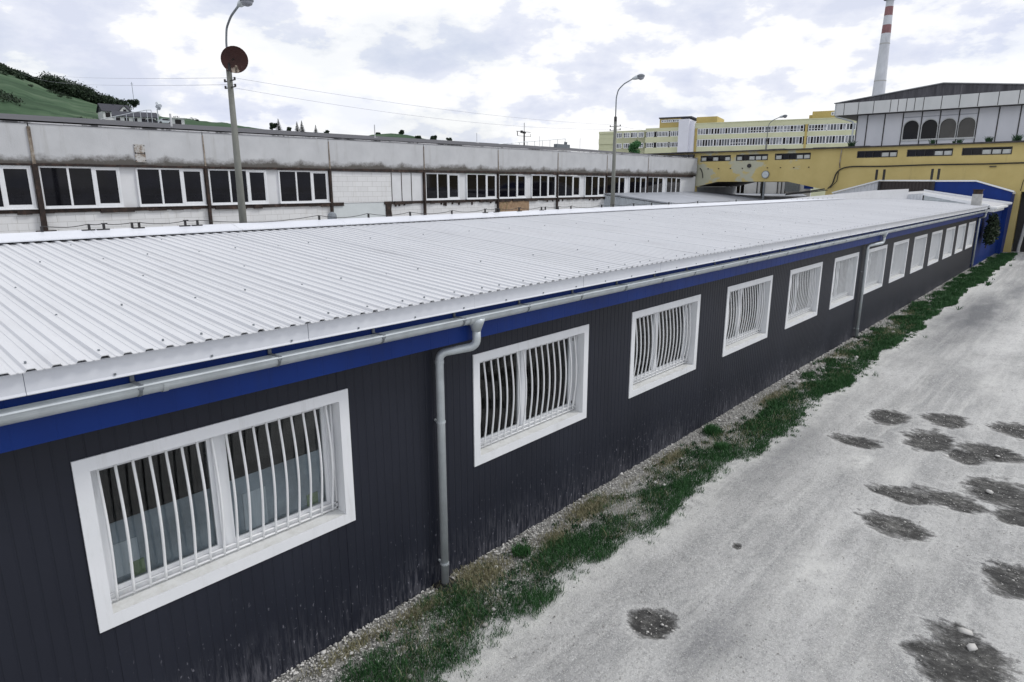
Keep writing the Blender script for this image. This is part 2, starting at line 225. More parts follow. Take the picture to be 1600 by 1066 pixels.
# ------------------------------------------------------------------ mesh builder
class MB:
    def __init__(s): s.v = []; s.f = []; s.mi = []; s.cur = 0
    def mat(s, i): s.cur = i; return s
    def face(s, pts):
        b = len(s.v); s.v += [tuple(map(float, p)) for p in pts]; s.f.append(tuple(range(b, b+len(pts)))); s.mi.append(s.cur)
    def raw(s, v, f):
        b = len(s.v); s.v += [tuple(map(float, p)) for p in v]
        for q in f: s.f.append(tuple(i+b for i in q)); s.mi.append(s.cur)
    def box(s, x0, x1, y0, y1, z0, z1):
        s.raw([(x0, y0, z0), (x1, y0, z0), (x1, y1, z0), (x0, y1, z0), (x0, y0, z1), (x1, y0, z1), (x1, y1, z1), (x0, y1, z1)],
              [(0, 3, 2, 1), (4, 5, 6, 7), (0, 1, 5, 4), (1, 2, 6, 5), (2, 3, 7, 6), (3, 0, 4, 7)]); return s
    def prism(s, poly, axis, a, b):
        """poly: 2D points in the plane across axis; x -> (y,z), y -> (x,z), z -> (x,y)"""
        def P(t, q): return {'x': (t, q[0], q[1]), 'y': (q[0], t, q[1]), 'z': (q[0], q[1], t)}[axis]
        n = len(poly); v = [P(a, q) for q in poly] + [P(b, q) for q in poly]
        s.raw(v, [tuple(range(n-1, -1, -1)), tuple(range(n, 2*n))] + [(i, (i+1) % n, (i+1) % n+n, i+n) for i in range(n)]); return s
    def sweep(s, poly, x0, x1):
        n = len(poly); v = [(x0, q[0], q[1]) for q in poly] + [(x1, q[0], q[1]) for q in poly]
        s.raw(v, [(i, i+1, i+1+n, i+n) for i in range(n-1)]); return s
    def tube(s, path, r, n=8, caps=True):
        path = [np.array(p, float) for p in path]; R = r if hasattr(r, '__len__') else [r]*len(path); rings = []; prev = None
        for i, p in enumerate(path):
            t = path[min(i+1, len(path)-1)] - path[max(i-1, 0)]; t = t/(np.linalg.norm(t)+1e-12)
            if prev is None:
                a = np.array([0, 0, 1.0]) if abs(t[2]) < 0.9 else np.array([1.0, 0, 0]); u = np.cross(t, a)
            else: u = prev - t*(prev@t)
            u /= np.linalg.norm(u); prev = u; w = np.cross(t, u)
            rings.append([p + R[i]*(math.cos(2*math.pi*k/n)*u + math.sin(2*math.pi*k/n)*w) for k in range(n)])
        v = [q for rr in rings for q in rr]; f = [(i*n+k, i*n+(k+1) % n, (i+1)*n+(k+1) % n, (i+1)*n+k) for i in range(len(path)-1) for k in range(n)]
        if caps: f += [tuple(range(n-1, -1, -1)), tuple((len(path)-1)*n+k for k in range(n))]
        s.raw(v, f); return s
    def build(s, name, mats, parent=None, smooth=False, local=False, origin=None):
        mats = mats if isinstance(mats, (list, tuple)) else [mats]
        off = np.zeros(3)
        if origin is not None: off = np.array(origin, float)
        elif parent is not None and not local: off = np.array(wl(parent))
        me = bpy.data.meshes.new(name); me.from_pydata([tuple(np.array(q)-off) for q in s.v], [], s.f)
        for k in mats: me.materials.append(M[k])
        me.polygons.foreach_set('material_index', s.mi)
        if smooth: me.polygons.foreach_set('use_smooth', [True]*len(s.f))
        me.update(); o = bpy.data.objects.new(name, me); COL.objects.link(o)
        if parent is not None: o.parent = parent
        if origin is not None: o.location = tuple(off) if parent is None else tuple(off-np.array(wl(parent)))
        return o
def wl(o):
    p = np.zeros(3)
    while o is not None: p = p + np.array(o.location); o = o.parent
    return p
def tag(o, label=None, cat=None, group=None, kind=None):
    if label: o['label'] = label
    if cat: o['category'] = cat
    if group: o['group'] = group
    if kind: o['kind'] = kind
    return o
def thing(name, label, cat, loc=(0, 0, 0), group=None, rz=0.0):
    o = bpy.data.objects.new(name, None); COL.objects.link(o); o.location = loc; o.rotation_euler = (0, 0, rz); o.empty_display_size = 0.2
    return tag(o, label, cat, group)
def copy_tree(o, parent=None):
    c = o.copy(); COL.objects.link(c)
    if parent is not None: c.parent = parent
    for ch in [k for k in KIDS.get(o.name, [])] or [k for k in o.children]: copy_tree(ch, c)
    return c
KIDS = {}
def mesh_np(name, V, F, mat, attr=None, parent=None, smooth=False, n=3):
    me = bpy.data.meshes.new(name); me.vertices.add(len(V)); me.vertices.foreach_set('co', np.asarray(V, np.float32).ravel())
    me.loops.add(F.size); me.loops.foreach_set('vertex_index', F.astype(np.int32).ravel())
    me.polygons.add(len(F)); me.polygons.foreach_set('loop_start', np.arange(0, F.size, n, dtype=np.int32)); me.polygons.foreach_set('loop_total', np.full(len(F), n, np.int32))
    me.materials.append(M[mat]); me.update(calc_edges=True)
    if smooth: me.polygons.foreach_set('use_smooth', np.ones(len(F), bool))
    for k, a in (attr or {}).items():
        at = me.attributes.new(k, 'FLOAT', 'POINT'); at.data.foreach_set('value', np.asarray(a, np.float32))
    o = bpy.data.objects.new(name, me); COL.objects.link(o)
    if parent is not None: o.parent = parent
    return o
def vnoise(x, y, seed=0):
    r = np.random.default_rng(seed); T = r.random((64, 64)); xi = np.floor(x).astype(int); yi = np.floor(y).astype(int); fx = x-xi; fy = y-yi
    fx = fx*fx*(3-2*fx); fy = fy*fy*(3-2*fy); g = lambda a, b: T[a % 64, b % 64]
    return (g(xi, yi)*(1-fx)+g(xi+1, yi)*fx)*(1-fy) + (g(xi, yi+1)*(1-fx)+g(xi+1, yi+1)*fx)*fy
def fbm(x, y, seed=0, o=4): return sum(vnoise(x*2**k, y*2**k, seed+k)*0.5**k for k in range(o))/sum(0.5**k for k in range(o))
# ------------------------------------------------------------------ GROUND
POT = [  # pixel centre and half sizes in metres (along x, along y), angle, depth
 (1016, 972, .30, .26), (1152, 853, .10, .08), (1500, 1030, .62, .42), (1400, 818, .34, .42), (1342, 690, .40, .42), (1450, 688, .60, .40), (1510, 712, .50, .34),
 (1390, 650, .52, .38), (1475, 656, .50, .42), (1555, 708, .42, .50), (1405, 770, .30, .48), (1478, 778, .34, .48), (1500, 785, .25, .35), (1570, 772, .60, .55), (1592, 808, .35, .35), (1590, 905, .50, .42), (1592, 672, .50, .50)]
pots = [(onZ(a, b, 0.0), c*.92, d*.92) for a, b, c, d in POT]
def potmask(x, y):
    k = np.zeros_like(x)
    for i, (p, a, b) in enumerate(pots):
        dx = x-p[0]; dy = y-p[1]; d = np.sqrt((dx/a)**2 + (dy/b)**2) + (fbm(x*3.0+i*7, y*3.0, 3)-0.5)*0.9
        k = np.maximum(k, np.clip(1.45-d*0.95, 0, 1))
    return k
gx = np.concatenate([[-900, -300, -60, -15, -4], np.arange(-1, 24, 0.055), np.arange(24, 62, 0.35), [70, 90, 130, 200, 400, 900, 2500]])
gy = np.concatenate([[-900, -300, -90, -30, -12], np.arange(-8, 0.1, 0.055), [0.5, 2, 10, 30, 60, 120, 300, 900, 2500]])
GX, GY = np.meshgrid(gx, gy, indexing='ij'); near = (GX > -1.2) & (GX < 60) & (GY > -8.1) & (GY < -0.0)
pm = potmask(GX, GY)*near
GZ = (fbm(GX*0.8, GY*0.8, 11)-0.5)*0.05 + (fbm(GX*4, GY*4, 15)-0.5)*0.016 - np.clip(pm*1.3-0.2, 0, 1)*0.035 + pm*(fbm(GX*9, GY*9, 19)-0.5)*0.05
fade = np.clip(-GY/0.35, 0, 1)*near; GZ = GZ*fade
e1 = -1.12 + (fbm(GX*0.7, GX*0+3, 31)-0.5)*0.5      # where the grass ends
dust = np.clip(1-np.abs(GY-(e1-0.22))/0.36, 0, 1)*near
for a, b, ra, rb, s_ in ((1275, 890, .45, .28, .9), (1345, 720, .55, .25, .8), (1420, 880, .3, .25, .5), (1290, 940, .35, .22, .6), (1400, 745, .5, .25, .6), (1470, 500, 2.5, .35, .6), (1540, 600, 1.2, .3, .5)):
    p = onZ(a, b, 0.0); dust = np.maximum(dust, 1.3*s_*np.exp(-((GX-p[0])/ra)**2-((GY-p[1])/rb)**2)*near)
dust = np.clip(dust, 0, 1)
damp = np.zeros_like(GX)
for a, b, ra, rb, s_ in ((1530, 490, 5.5, .75, .95), (1480, 500, 2.5, .4, .7), (1590, 455, 6, .5, .6), (1240, 700, 1.6, .3, .5), (1120, 1000, .5, .3, .5)):
    p = onZ(a, b, 0.0); damp = np.maximum(damp, s_*np.exp(-((GX-p[0])/ra)**2-((GY-p[1])/rb)**2)*near)
damp = np.clip(damp*(0.4+1.3*fbm(GX*1.2, GY*4, 41)), 0, 1)
soil = np.clip((GY-(e1+0.05))/0.12, 0, 1)*near
nx, ny = len(gx), len(gy); V = np.stack([GX, GY, GZ], -1).reshape(-1, 3)
I = (np.arange(nx-1)[:, None]*ny + np.arange(ny-1)[None, :]).ravel(); F = np.stack([I, I+ny, I+ny+1, I+1], 1)
g = mesh_np('ground', V, F, 'ground', {'mud': pm.ravel(), 'dust': dust.ravel(), 'damp': damp.ravel(), 'soil': soil.ravel()}, n=4, smooth=True); tag(g, kind='structure')
def gz(x, y):
    return float(np.interp(0, [0], [0])) + 0.0
# gravel stones
ICO_V = np.array([(0, 0, 1), (.894, 0, .447), (.276, .851, .447), (-.724, .526, .447), (-.724, -.526, .447), (.276, -.851, .447), (.724, .526, -.447), (-.276, .851, -.447), (-.894, 0, -.447), (-.276, -.851, -.447), (.724, -.526, -.447), (0, 0, -1)])
ICO_F = np.array([(0, 1, 2), (0, 2, 3), (0, 3, 4), (0, 4, 5), (0, 5, 1), (1, 6, 2), (2, 7, 3), (3, 8, 4), (4, 9, 5), (5, 10, 1), (2, 6, 7), (3, 7, 8), (4, 8, 9), (5, 9, 10), (1, 10, 6), (6, 11, 7), (7, 11, 8), (8, 11, 9), (9, 11, 10), (10, 11, 6)])
def stones(P, R, shade, flat=0.6):
    n = len(P); V = ICO_V[None]*(0.7+0.6*rng.random((n, 12, 1))); V = V*np.stack([np.ones(n), 0.6+0.4*rng.random(n), flat*(0.6+0.6*rng.random(n))], 1)[:, None]
    a = rng.random(n)*6.28; ca, sa = np.cos(a)[:, None], np.sin(a)[:, None]; x, y = V[..., 0].copy(), V[..., 1].copy(); V[..., 0] = x*ca-y*sa; V[..., 1] = x*sa+y*ca
    V = V*R[:, None, None] + P[:, None]; F = (ICO_F[None] + (np.arange(n)*12)[:, None, None]).reshape(-1, 3); return V.reshape(-1, 3), F, np.repeat(shade, 12)
def edge(x): return -1.12 + (fbm(x*0.7, x*0+3, 31)-0.5)*0.5
n = 15000; u = rng.random(n); x = 1.6 + 14*u**1.25; y = -rng.random(n)**1.25*0.95; R = 0.006 + 0.013*rng.random(n)**2
n2_ = 9000; x2 = 15.6 + 30*rng.random(n2_)**1.2; y2 = -rng.random(n2_)**1.2*0.85; x = np.concatenate([x, x2]); y = np.concatenate([y, y2]); R = np.concatenate([R, 0.012+0.02*rng.random(n2_)])
big_ = rng.random(len(x)) < 0.01; R = np.where(big_, R*2.2, R)
P = np.stack([x, y, R*0.35 + 0.01*np.clip(1+y*2, 0, 1)], 1); V, F, sh_ = stones(P, R, rng.random(len(x))**0.8)
tag(mesh_np('gravel_stones', V, F, 'stone', {'shade': sh_}), 'pale loose gravel strip along the foot of the anthracite wall', 'gravel', kind='stuff')
# rubble in the potholes and scattered over the yard
PP = []; RR = []
for (p, a, b) in pots:
    k = int(80*a*b/0.16)+8; t = rng.random(k)*6.28; q = np.sqrt(rng.random(k))*1.05
    PP += [(p[0]+a*q[i]*math.cos(t[i]), p[1]+b*q[i]*math.sin(t[i]), -0.03+0.015*rng.random()) for i in range(k)]; RR += list(0.005+0.016*rng.random(k)**5)
k = 5200; xx = 2.5+16*rng.random(k)**1.3; yy_ = -1.1-4.6*rng.random(k); PP += list(zip(xx, yy_, np.full(k, 0.002))); RR += list(0.004+0.008*rng.random(k)**2)
V, F, sh_ = stones(np.array(PP), np.array(RR), 0.05+0.75*rng.random(len(RR)), 0.5)
tag(mesh_np('rubble_stones', V, F, 'stone', {'shade': sh_}), 'small broken stones lying in the potholes of the yard', 'rubble', kind='stuff')
for i, (a, b, r_, lb) in enumerate([(1508, 986, .085, 'largest pale rock, at the upper edge of the pothole at the bottom right'), (1519, 1011, .075, 'flat pale rock just below the largest rock in the bottom right pothole'),
        (1478, 712, .055, 'pale flat rock in the middle of the long dark pothole'), (1546, 768, .06, 'pale rock in the pothole at the right edge of the photo'), (1558, 712, .05, 'small pale rock in the narrow pothole near the right edge')]):
    p = onZ(a, b, 0.0); V, F, sh_ = stones(np.array([[0, 0, 0.0]]), np.array([r_]), np.array([0.62]), 0.45); o = mesh_np('rock', V, F, 'stone', {'shade': sh_}, smooth=False); o.location = (p[0], p[1], -0.005); tag(o, lb, 'rock', 'rocks lying in the potholes')
# grass blades
def blades(P, H, Wd, shade):
    n = len(P); a = rng.random(n)*6.28; lean = (0.2+0.7*rng.random(n))*H; b = rng.random(n)*6.28
    d = np.stack([np.cos(a), np.sin(a), np.zeros(n)], 1)*Wd[:, None]; l = np.stack([np.cos(b), np.sin(b), np.zeros(n)], 1)
    z = np.array([0, 0, 1.0])
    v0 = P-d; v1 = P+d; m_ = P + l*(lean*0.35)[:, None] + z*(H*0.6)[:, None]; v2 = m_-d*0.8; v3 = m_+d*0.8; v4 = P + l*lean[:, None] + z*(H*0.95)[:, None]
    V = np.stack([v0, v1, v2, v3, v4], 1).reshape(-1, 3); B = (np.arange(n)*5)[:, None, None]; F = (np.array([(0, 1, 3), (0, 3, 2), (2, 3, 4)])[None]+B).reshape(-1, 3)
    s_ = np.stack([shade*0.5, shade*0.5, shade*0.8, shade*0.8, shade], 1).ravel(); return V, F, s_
def grass_pts(n, x0, x1, y0, y1, thr, seed):
    x = x0+(x1-x0)*rng.random(n); y = y0+(y1-y0)*rng.random(n); e = edge(x)
    d = fbm(x*1.6, y*3.0, seed) + 0.18*fbm(x*7, y*7, seed+9); t = (y-e)/(0.80)   # 0 road side .. 1 wall side
    dens = d + .09*np.clip(1-np.abs(t-.28)/.34, 0, 1) - thr - 0.55*np.clip(t-0.55, 0, 1) - 0.6*np.clip(-t*3, 0, 1) + 0.05
    k = dens > 0.26*(rng.random(n)-0.5); return x[k], y[k], d[k]
xs_, ys_, ds_ = [], [], []
for n_, x0, x1, thr in ((75000, 2.2, 9, .50), (60000, 9, 18, .49), (50000, 18, 32, .46), (50000, 32, 56, .40)):
    a, b, c_ = grass_pts(n_, x0, x1, -1.75, -0.12, thr-.035, 51); xs_.append(a); ys_.append(b); ds_.append(c_)
x = np.concatenate(xs_); y = np.concatenate(ys_); d_ = np.concatenate(ds_); far = np.clip((x-8)/30, 0, 1)
a = rng.random(1800)*6.28
H = (0.03+0.06*rng.random(len(x)))*(0.6+0.9*np.clip((d_-0.5)*3, 0, 1))*(1+0.6*far); Wd = 0.0022+0.0014*rng.random(len(x))+0.010*far
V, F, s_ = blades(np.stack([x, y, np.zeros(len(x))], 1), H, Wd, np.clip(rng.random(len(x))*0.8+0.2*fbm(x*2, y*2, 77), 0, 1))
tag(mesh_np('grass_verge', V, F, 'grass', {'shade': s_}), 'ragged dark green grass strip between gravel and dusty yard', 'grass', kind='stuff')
# dry tufts near the wall
PX = []; 
for cx_, cy_, rx, ry, k in ((4.9, -.28, .45, .22, 2600), (4.0, -.25, .35, .1, 700), (7.2, -.3, .5, .16, 2200), (6.2, -.45, .25, .12, 700), (9.6, -.3, .5, .12, 1200), (3.2, -.2, .5, .08, 700), (14, -.35, .7, .12, 1000), (19, -.3, 1.2, .15, 900)):
    PX.append(np.stack([cx_+rx*rng.normal(0, .55, k), np.minimum(cy_+ry*rng.normal(0, .6, k), -0.04), np.zeros(k)], 1))
PX = np.concatenate(PX); V, F, s_ = blades(PX, 0.03+0.06*rng.random(len(PX)), np.full(len(PX), .0022)+0.002*rng.random(len(PX)), rng.random(len(PX)))
tag(mesh_np('dry_grass', V, F, 'drygrass', {'shade': s_}), 'straw coloured dry grass in the gravel under the wall', 'dry grass', kind='stuff')
k = 9000; xx = 2.4+26*rng.random(k)**1.3; yy_ = edge(xx)+0.05+0.75*rng.random(k)**0.8; kk = fbm(xx*2.2, yy_*4, 91) > .5; xx, yy_ = xx[kk], yy_[kk]; k = len(xx)
V, F, s_ = blades(np.stack([xx, yy_, np.zeros(k)], 1), 0.04+0.09*rng.random(k), np.full(k, .0016)+.0015*rng.random(k)+.004*np.clip((xx-8)/20, 0, 1), rng.random(k))
tag(mesh_np('dry_stems', V, F, 'drygrass', {'shade': s_}), 'dead pale stems scattered through the green verge', 'dry grass', kind='stuff')
k = 5200; c_ = rng.integers(0, 260, k); tx = 2.4+22*rng.random(260)**1.2; ty = edge(tx)-.02-.22*rng.random(260)**1.6; xx = tx[c_]+.03*rng.normal(0, 1, k); yy_ = ty[c_]+.03*rng.normal(0, 1, k)
V, F, s_ = blades(np.stack([xx, yy_, np.zeros(k)], 1), 0.02+0.04*rng.random(k), np.full(k, .003)+.003*np.clip((xx-8)/20, 0, 1), rng.random(k))
tag(mesh_np('stray_grass', V, F, 'grass', {'shade': s_}), 'small stray grass tufts along the road side edge of the verge', 'grass', kind='stuff')
# broad leaved low weeds mixed into the verge
k = 7000; c_ = rng.integers(0, 330, k); tx = 2.3+20*rng.random(330)**1.25; ty = edge(tx)+.02+.85*rng.random(330)**1.1; xx = tx[c_]+.035*rng.normal(0, 1, k); yy_ = np.minimum(ty[c_]+.035*rng.normal(0, 1, k), -.03)
V, F, s_ = blades(np.stack([xx, yy_, .01+.02*rng.random(k)], 1), 0.018+0.03*rng.random(k), .006+.005*rng.random(k), rng.random(k)*.9+.1)
tag(mesh_np('broadleaf_weeds', V, F, 'leaf_mid', {'shade': s_}), 'low broad leaved weeds mixed through grass and gravel', 'weeds', kind='stuff')
# weeds one can tell apart
def weed(px, py, r_, lb):
    p = onZ(px, py, 0.0); k = 260; a = rng.random(k)*6.28; q = rng.random(k)**0.6*r_
    V, F, s_ = blades(np.stack([q*np.cos(a), q*np.sin(a), 0.01+0.02*rng.random(k)], 1), r_*(0.5+0.6*rng.random(k)), np.full(k, r_*0.05), rng.random(k)*0.6+0.4)
    o = mesh_np('weed_plant', V, F, 'leaf_bright' if False else 'grass', {'shade': s_}); o.location = (p[0], p[1], 0); tag(o, lb, 'weed', 'weed clumps along the wall')
weed(815, 867, .12, 'round bushy weed alone in the gravel, nearest the first downpipe'); weed(1113, 678, .16, 'round weed in the gravel below the third window'); weed(1128, 612+90, .12, 'small weed at the wall side of the grass beyond the third window')
# ------------------------------------------------------------------ WAREHOUSE (anthracite wall, white roof)
WX = [1.10, 5.12, 8.59, 12.05, 15.46, 18.81, 22.17, 25.40, 28.70, 32.01, 35.32, 38.54, 41.79]; WW = 2.31; WZ0, WZ1 = 1.28, 2.68; XE = 44.75
wh = thing('warehouse_building', 'long low anthracite clad warehouse with white sheet roof, blue fascia and barred white windows', 'building', (0, 0, 0))
def ribbed(mb, x0, x1, z0, z1, y=0.0, per=0.1, dep=0.0035, gap=0.010):
    xs = [(x0, y)]; k = math.ceil(x0/per)
    while k*per < x1:
        c_ = k*per
        wide = False; g_ = gap*(1.4 if wide else 1); dd = dep*(1.8 if wide else 1)
        for dx, dy in ((-g_, 0), (-g_*0.4, dd), (g_*0.4, dd), (g_, 0)):
            if x0 < c_+dx < x1: xs.append((c_+dx, y+dy))
        k += 1
    xs.append((x1, y)); n = len(xs); mb.raw([(a, b, z0) for a, b in xs]+[(a, b, z1) for a, b in xs], [(i, i+1, i+1+n, i+n) for i in range(n-1)])
wmb = MB(); TR = 0.105
cuts = [-3.0]
for w in WX: cuts += [w+TR, w+WW-TR]
cuts.append(XE)
for i in range(len(cuts)-1):
    if i % 2 == 0: ribbed(wmb, cuts[i], cuts[i+1], -0.05, 3.34)
    else:
        ribbed(wmb, cuts[i], cuts[i+1], -0.05, WZ0+TR); ribbed(wmb, cuts[i], cuts[i+1], WZ1-TR, 3.34)
wmb.face([(XE, 0, -.05), (XE, 10.2, -.05), (XE, 10.2, 3.4), (XE, 5, 3.8), (XE, 0, 3.4)]); wmb.face([(-3, 0, -.05), (-3, 0, 3.4), (-3, 5, 3.8), (-3, 10.2, 3.4), (-3, 10.2, -.05)]); wmb.face([(-3, 10.2, -.05), (-3, 10.2, 3.4), (XE, 10.2, 3.4), (XE, 10.2, -.05)])
wmb.build('wall', 'wall_dark', wh)
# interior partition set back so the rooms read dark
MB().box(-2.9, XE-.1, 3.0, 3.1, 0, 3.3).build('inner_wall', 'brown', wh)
# roof: trapezoid sheets
def trapz(x0, x1, per=0.137, h=0.017, lap=8):
    pts = []; k = 0; x = x0
    while x < x1:
        dz = 0.005 if (k % lap) == 0 else 0.0
        pts += [(x, h+dz), (x+per*0.30, h+dz), (x+per*0.39, 0), (x+per*0.585, 0), (x+per*0.62, .0045), (x+per*0.67, .0045), (x+per*0.705, 0), (x+per*0.91, 0)]; x += per; k += 1
    return pts
RS = 0.0727; ry0, rz0 = -0.40, 3.475; ry1 = 5.05; rz1 = rz0+RS*(ry1-ry0)
prof = trapz(-3.1, XE+0.25); n = len(prof)
rb = MB(); ys = [ry0, 1.4, 3.2, ry1]
for j in range(len(ys)-1):
    a, b = ys[j], ys[j+1]; za, zb = rz0+RS*(a-ry0), rz0+RS*(b-ry0)
    rb.raw([(x_, a, za+h_) for x_, h_ in prof]+[(x_, b, zb+h_) for x_, h_ in prof], [(i, i+1, i+1+n, i+n) for i in range(n-1)])
rb.raw([(x_, ry0, rz0+h_) for x_, h_ in prof]+[(x_, ry0, rz0+h_-0.006) for x_, h_ in prof], [(i, i+n, i+1+n, i+1) for i in range(n-1)])
rb.raw([(x_, ry0, rz0+h_-0.006) for x_, h_ in prof]+[(x_, ry1, rz1+h_-0.006) for x_, h_ in prof], [(i, i+n, i+1+n, i+1) for i in range(n-1)])
by0, bz0, by1, bz1 = 5.45, rz1, 10.5, rz1-RS*5.0
rb.raw([(x_, by0, bz0+h_) for x_, h_ in prof]+[(x_, by1, bz1+h_) for x_, h_ in prof], [(i, i+1, i+1+n, i+n) for i in range(n-1)])
rb.mat(1)
per = 0.137
for ci in range(0, len(prof)//8, 8):                     # roofing screws in rows
    for row, yy_ in enumerate((-0.28, 0.95, 2.2, 3.4, 4.6)):
        for dc in ((0, 3, 5) if row == 0 else ((0, 4) if row % 2 else (0,))):
            x_ = -3.1 + (ci+dc)*per + per*(0.65 if (row and dc == 0) else 0.15); z_ = rz0+RS*(yy_-ry0)+(0.0 if (row and dc == 0) else 0.019)
            rb.box(x_-.006, x_+.006, yy_-.007, yy_+.007, z_, z_+0.013)
rb.build('roof', ['roof', 'galv_dark'], wh)
# ridge cap
rc = MB(); cz = rz1
cap = [(5.02, cz+.034), (4.90, cz+.0215), (4.90, cz+.036), (5.02, cz+.050), (5.27, cz+.115), (5.52, cz+.055), (5.64, cz+.020)]
x_ = -3.1
while x_ < XE:
    b_ = min(x_+2.0, XE+.2); j = 0.002*random.random(); rc.sweep([(p, q+j) for p, q in cap], x_, b_-0.004 if b_ < XE else b_); x_ += 2.0
rc.build('ridge_cap', 'flash', wh)
# dark foam openings under the ridge cap: left as real gaps, closed deeper with a dark filler
MB().box(-3.1, XE, 5.055, 5.40, cz-.02, cz+.018).build('ridge_filler', 'black', wh)
# raised white kerb on the far third of the ridge
kb = MB(); ka = [(28.5, 5.28), (36, 5.05), (41, 4.45), (45.0, 3.62)]; kz = [cz+.10, cz+.27, cz+.43, cz+.50]
for i in range(3):
    (xa, ya), (xb_, yb_) = ka[i], ka[i+1]; kb.raw([(xa, ya, cz-.25), (xb_, yb_, cz-.25), (xb_, yb_, kz[i+1]), (xa, ya, kz[i]), (xa, ya+.05, cz-.25), (xb_, yb_+.05, cz-.25), (xb_, yb_+.05, kz[i+1]), (xa, ya+.05, kz[i])], [(0, 1, 2, 3), (4, 7, 6, 5), (3, 2, 6, 7), (0, 3, 7, 4), (1, 5, 6, 2)])
kb.mat(1)
for k in range(9): xx = 30.2+k*.66; kb.box(xx-.02, xx+.02, 5.28-(xx-28.5)*.0307-.018, 5.28-(xx-28.5)*.0307-.001, cz+.085, cz+.115)
kb.build('ridge_kerb', ['roof', 'galv_dark'], wh)
# eave flashing, fascia, soffit
fl = MB(); x_ = -3.1; seams = [-.9, 1.05, 3.0, 5.0+.72]
while x_ < XE:
    b_ = min(x_+1.98, XE+.15); j = 0.003*random.random(); fl.sweep([(-.30, 3.462), (-.345-j, 3.462), (-.346-j, 3.332), (-.354-j, 3.316), (-.347-j, 3.310), (-.335, 3.314)], x_, b_-.003); x_ += 1.98
fl.mat(1)
x_ = -2.6
while x_ < XE: fl.box(x_-.007, x_+.007, -.356, -.348, 3.335, 3.349); x_ += .66
fl.build('eave_flashing', ['flash', 'galv_dark'], wh)
fb = MB(); ribbed(fb, -3.0, XE+.05, 2.955, 3.455, -.27, 0.25, 0.0015, 0.006); fb.face([(-3, -.27, 2.955), (XE+.05, -.27, 2.955), (XE+.05, -.002, 2.955), (-3, -.002, 2.955)]); fb.face([(XE+.05, -.27, 2.955), (XE+.05, -.27, 3.45), (XE+.05, 0, 3.45), (XE+.05, 0, 2.955)])
fb.build('fascia_board', 'blue', wh)
# gutter
gc = (-.362, 3.232); gr = .073
def arc(c0, r_, a0, a1, k): return [(c0[0]+r_*math.cos(rad(a0+(a1-a0)*i/k)), c0[1]+r_*math.sin(rad(a0+(a1-a0)*i/k))) for i in range(k+1)]
gp = arc(gc, gr, 8, -188, 14); gi = arc(gc, gr-.004, -188, 8, 14)
gm = MB(); gm.sweep(gp, -3.1, XE+.15); gm.sweep(gi, -3.1, XE+.15)
front = (gc[0]-gr-.004, gc[1]+.012); gm.tube([(-3.1, front[0], front[1]), (XE+.15, front[0], front[1])], .0105, 8)
gm.prism([p for p in gp], 'x', XE+.146, XE+.152)
gut = gm.build('gutter', 'galv', wh, smooth=False)
bx_ = 1.46 - 4*1.03
def bracket(x):
    b = MB(); b.box(x-.014, x+.014, -.285, -.272, 3.245, 3.290); b.box(x-.014, x+.014, -.445, -.272, 3.248, 3.253); b.box(x-.016, x+.016, -.447, -.425, 3.222, 3.256)
    b.sweep([(p[0], p[1]) for p in arc(gc, gr+.004, 0, -180, 10)], x-.012, x+.012); return b
while bx_ < XE: bracket(bx_).build('gutter_bracket', 'galv_dark', gut); bx_ += 1.035
x_ = -1.4
while x_ < XE: MB().sweep(arc(gc, gr+.006, 5, -185, 14), x_-.02, x_+.02).build('gutter_joint', 'galv', gut); x_ += 3.05
# downpipes
def bend(path, r_=0.05, k=5):
    path = [np.array(p, float) for p in path]; o_ = [path[0]]
    for i in range(1, len(path)-1):
        a, b, c_ = path[i-1], path[i], path[i+1]; u = (a-b)/np.linalg.norm(a-b); v = (c_-b)/np.linalg.norm(c_-b)
        for t in range(k+1):
            t = t/k; o_.append((1-t)**2*(b+u*r_)+2*t*(1-t)*b+t*t*(b+v*r_))
    o_.append(path[-1]); return o_
def downpipe(xo, xw, lb=None):
    b = MB(); b.tube(bend([(xo, -.362, 3.08), (xo, -.362, 2.90), (xw, -.10, 2.835), (xw, -.10, 0.03)], .085, 6), .046, 14)
    dp = b.build('downpipe', 'galv', wh, smooth=True)
    o1 = MB(); o1.tube([(xo, -.362, 3.205), (xo, -.362, 3.16), (xo, -.362, 3.07)], [.098, .082, .050], 14); o1.build('outlet_funnel', 'galv', dp, smooth=True)
    for z_ in (2.05, .30):
        c_ = MB(); c_.tube([(xw, -.10, z_-.012), (xw, -.10, z_+.012)], .052, 14); c_.box(xw-.01, xw+.01, -.06, .0, z_-.01, z_+.01); c_.build('pipe_clip', 'galv', dp)
    s_ = MB(); s_.tube([(xw, -.10, .0), (xw, -.10, .05)], .075, 12); s_.box(xw-.12, xw+.12, -.22, -.012, -.02, .035); s_.build('drain_collar', 'rubber', dp)
    c2 = MB(); c2.tube([(xw, -.10, 2.72), (xw, -.10, 2.755)], .050, 14); c2.build('pipe_socket', 'galv', dp)
downpipe(4.83, 4.52); downpipe(22.25, 21.62); downpipe(44.40, 44.62)
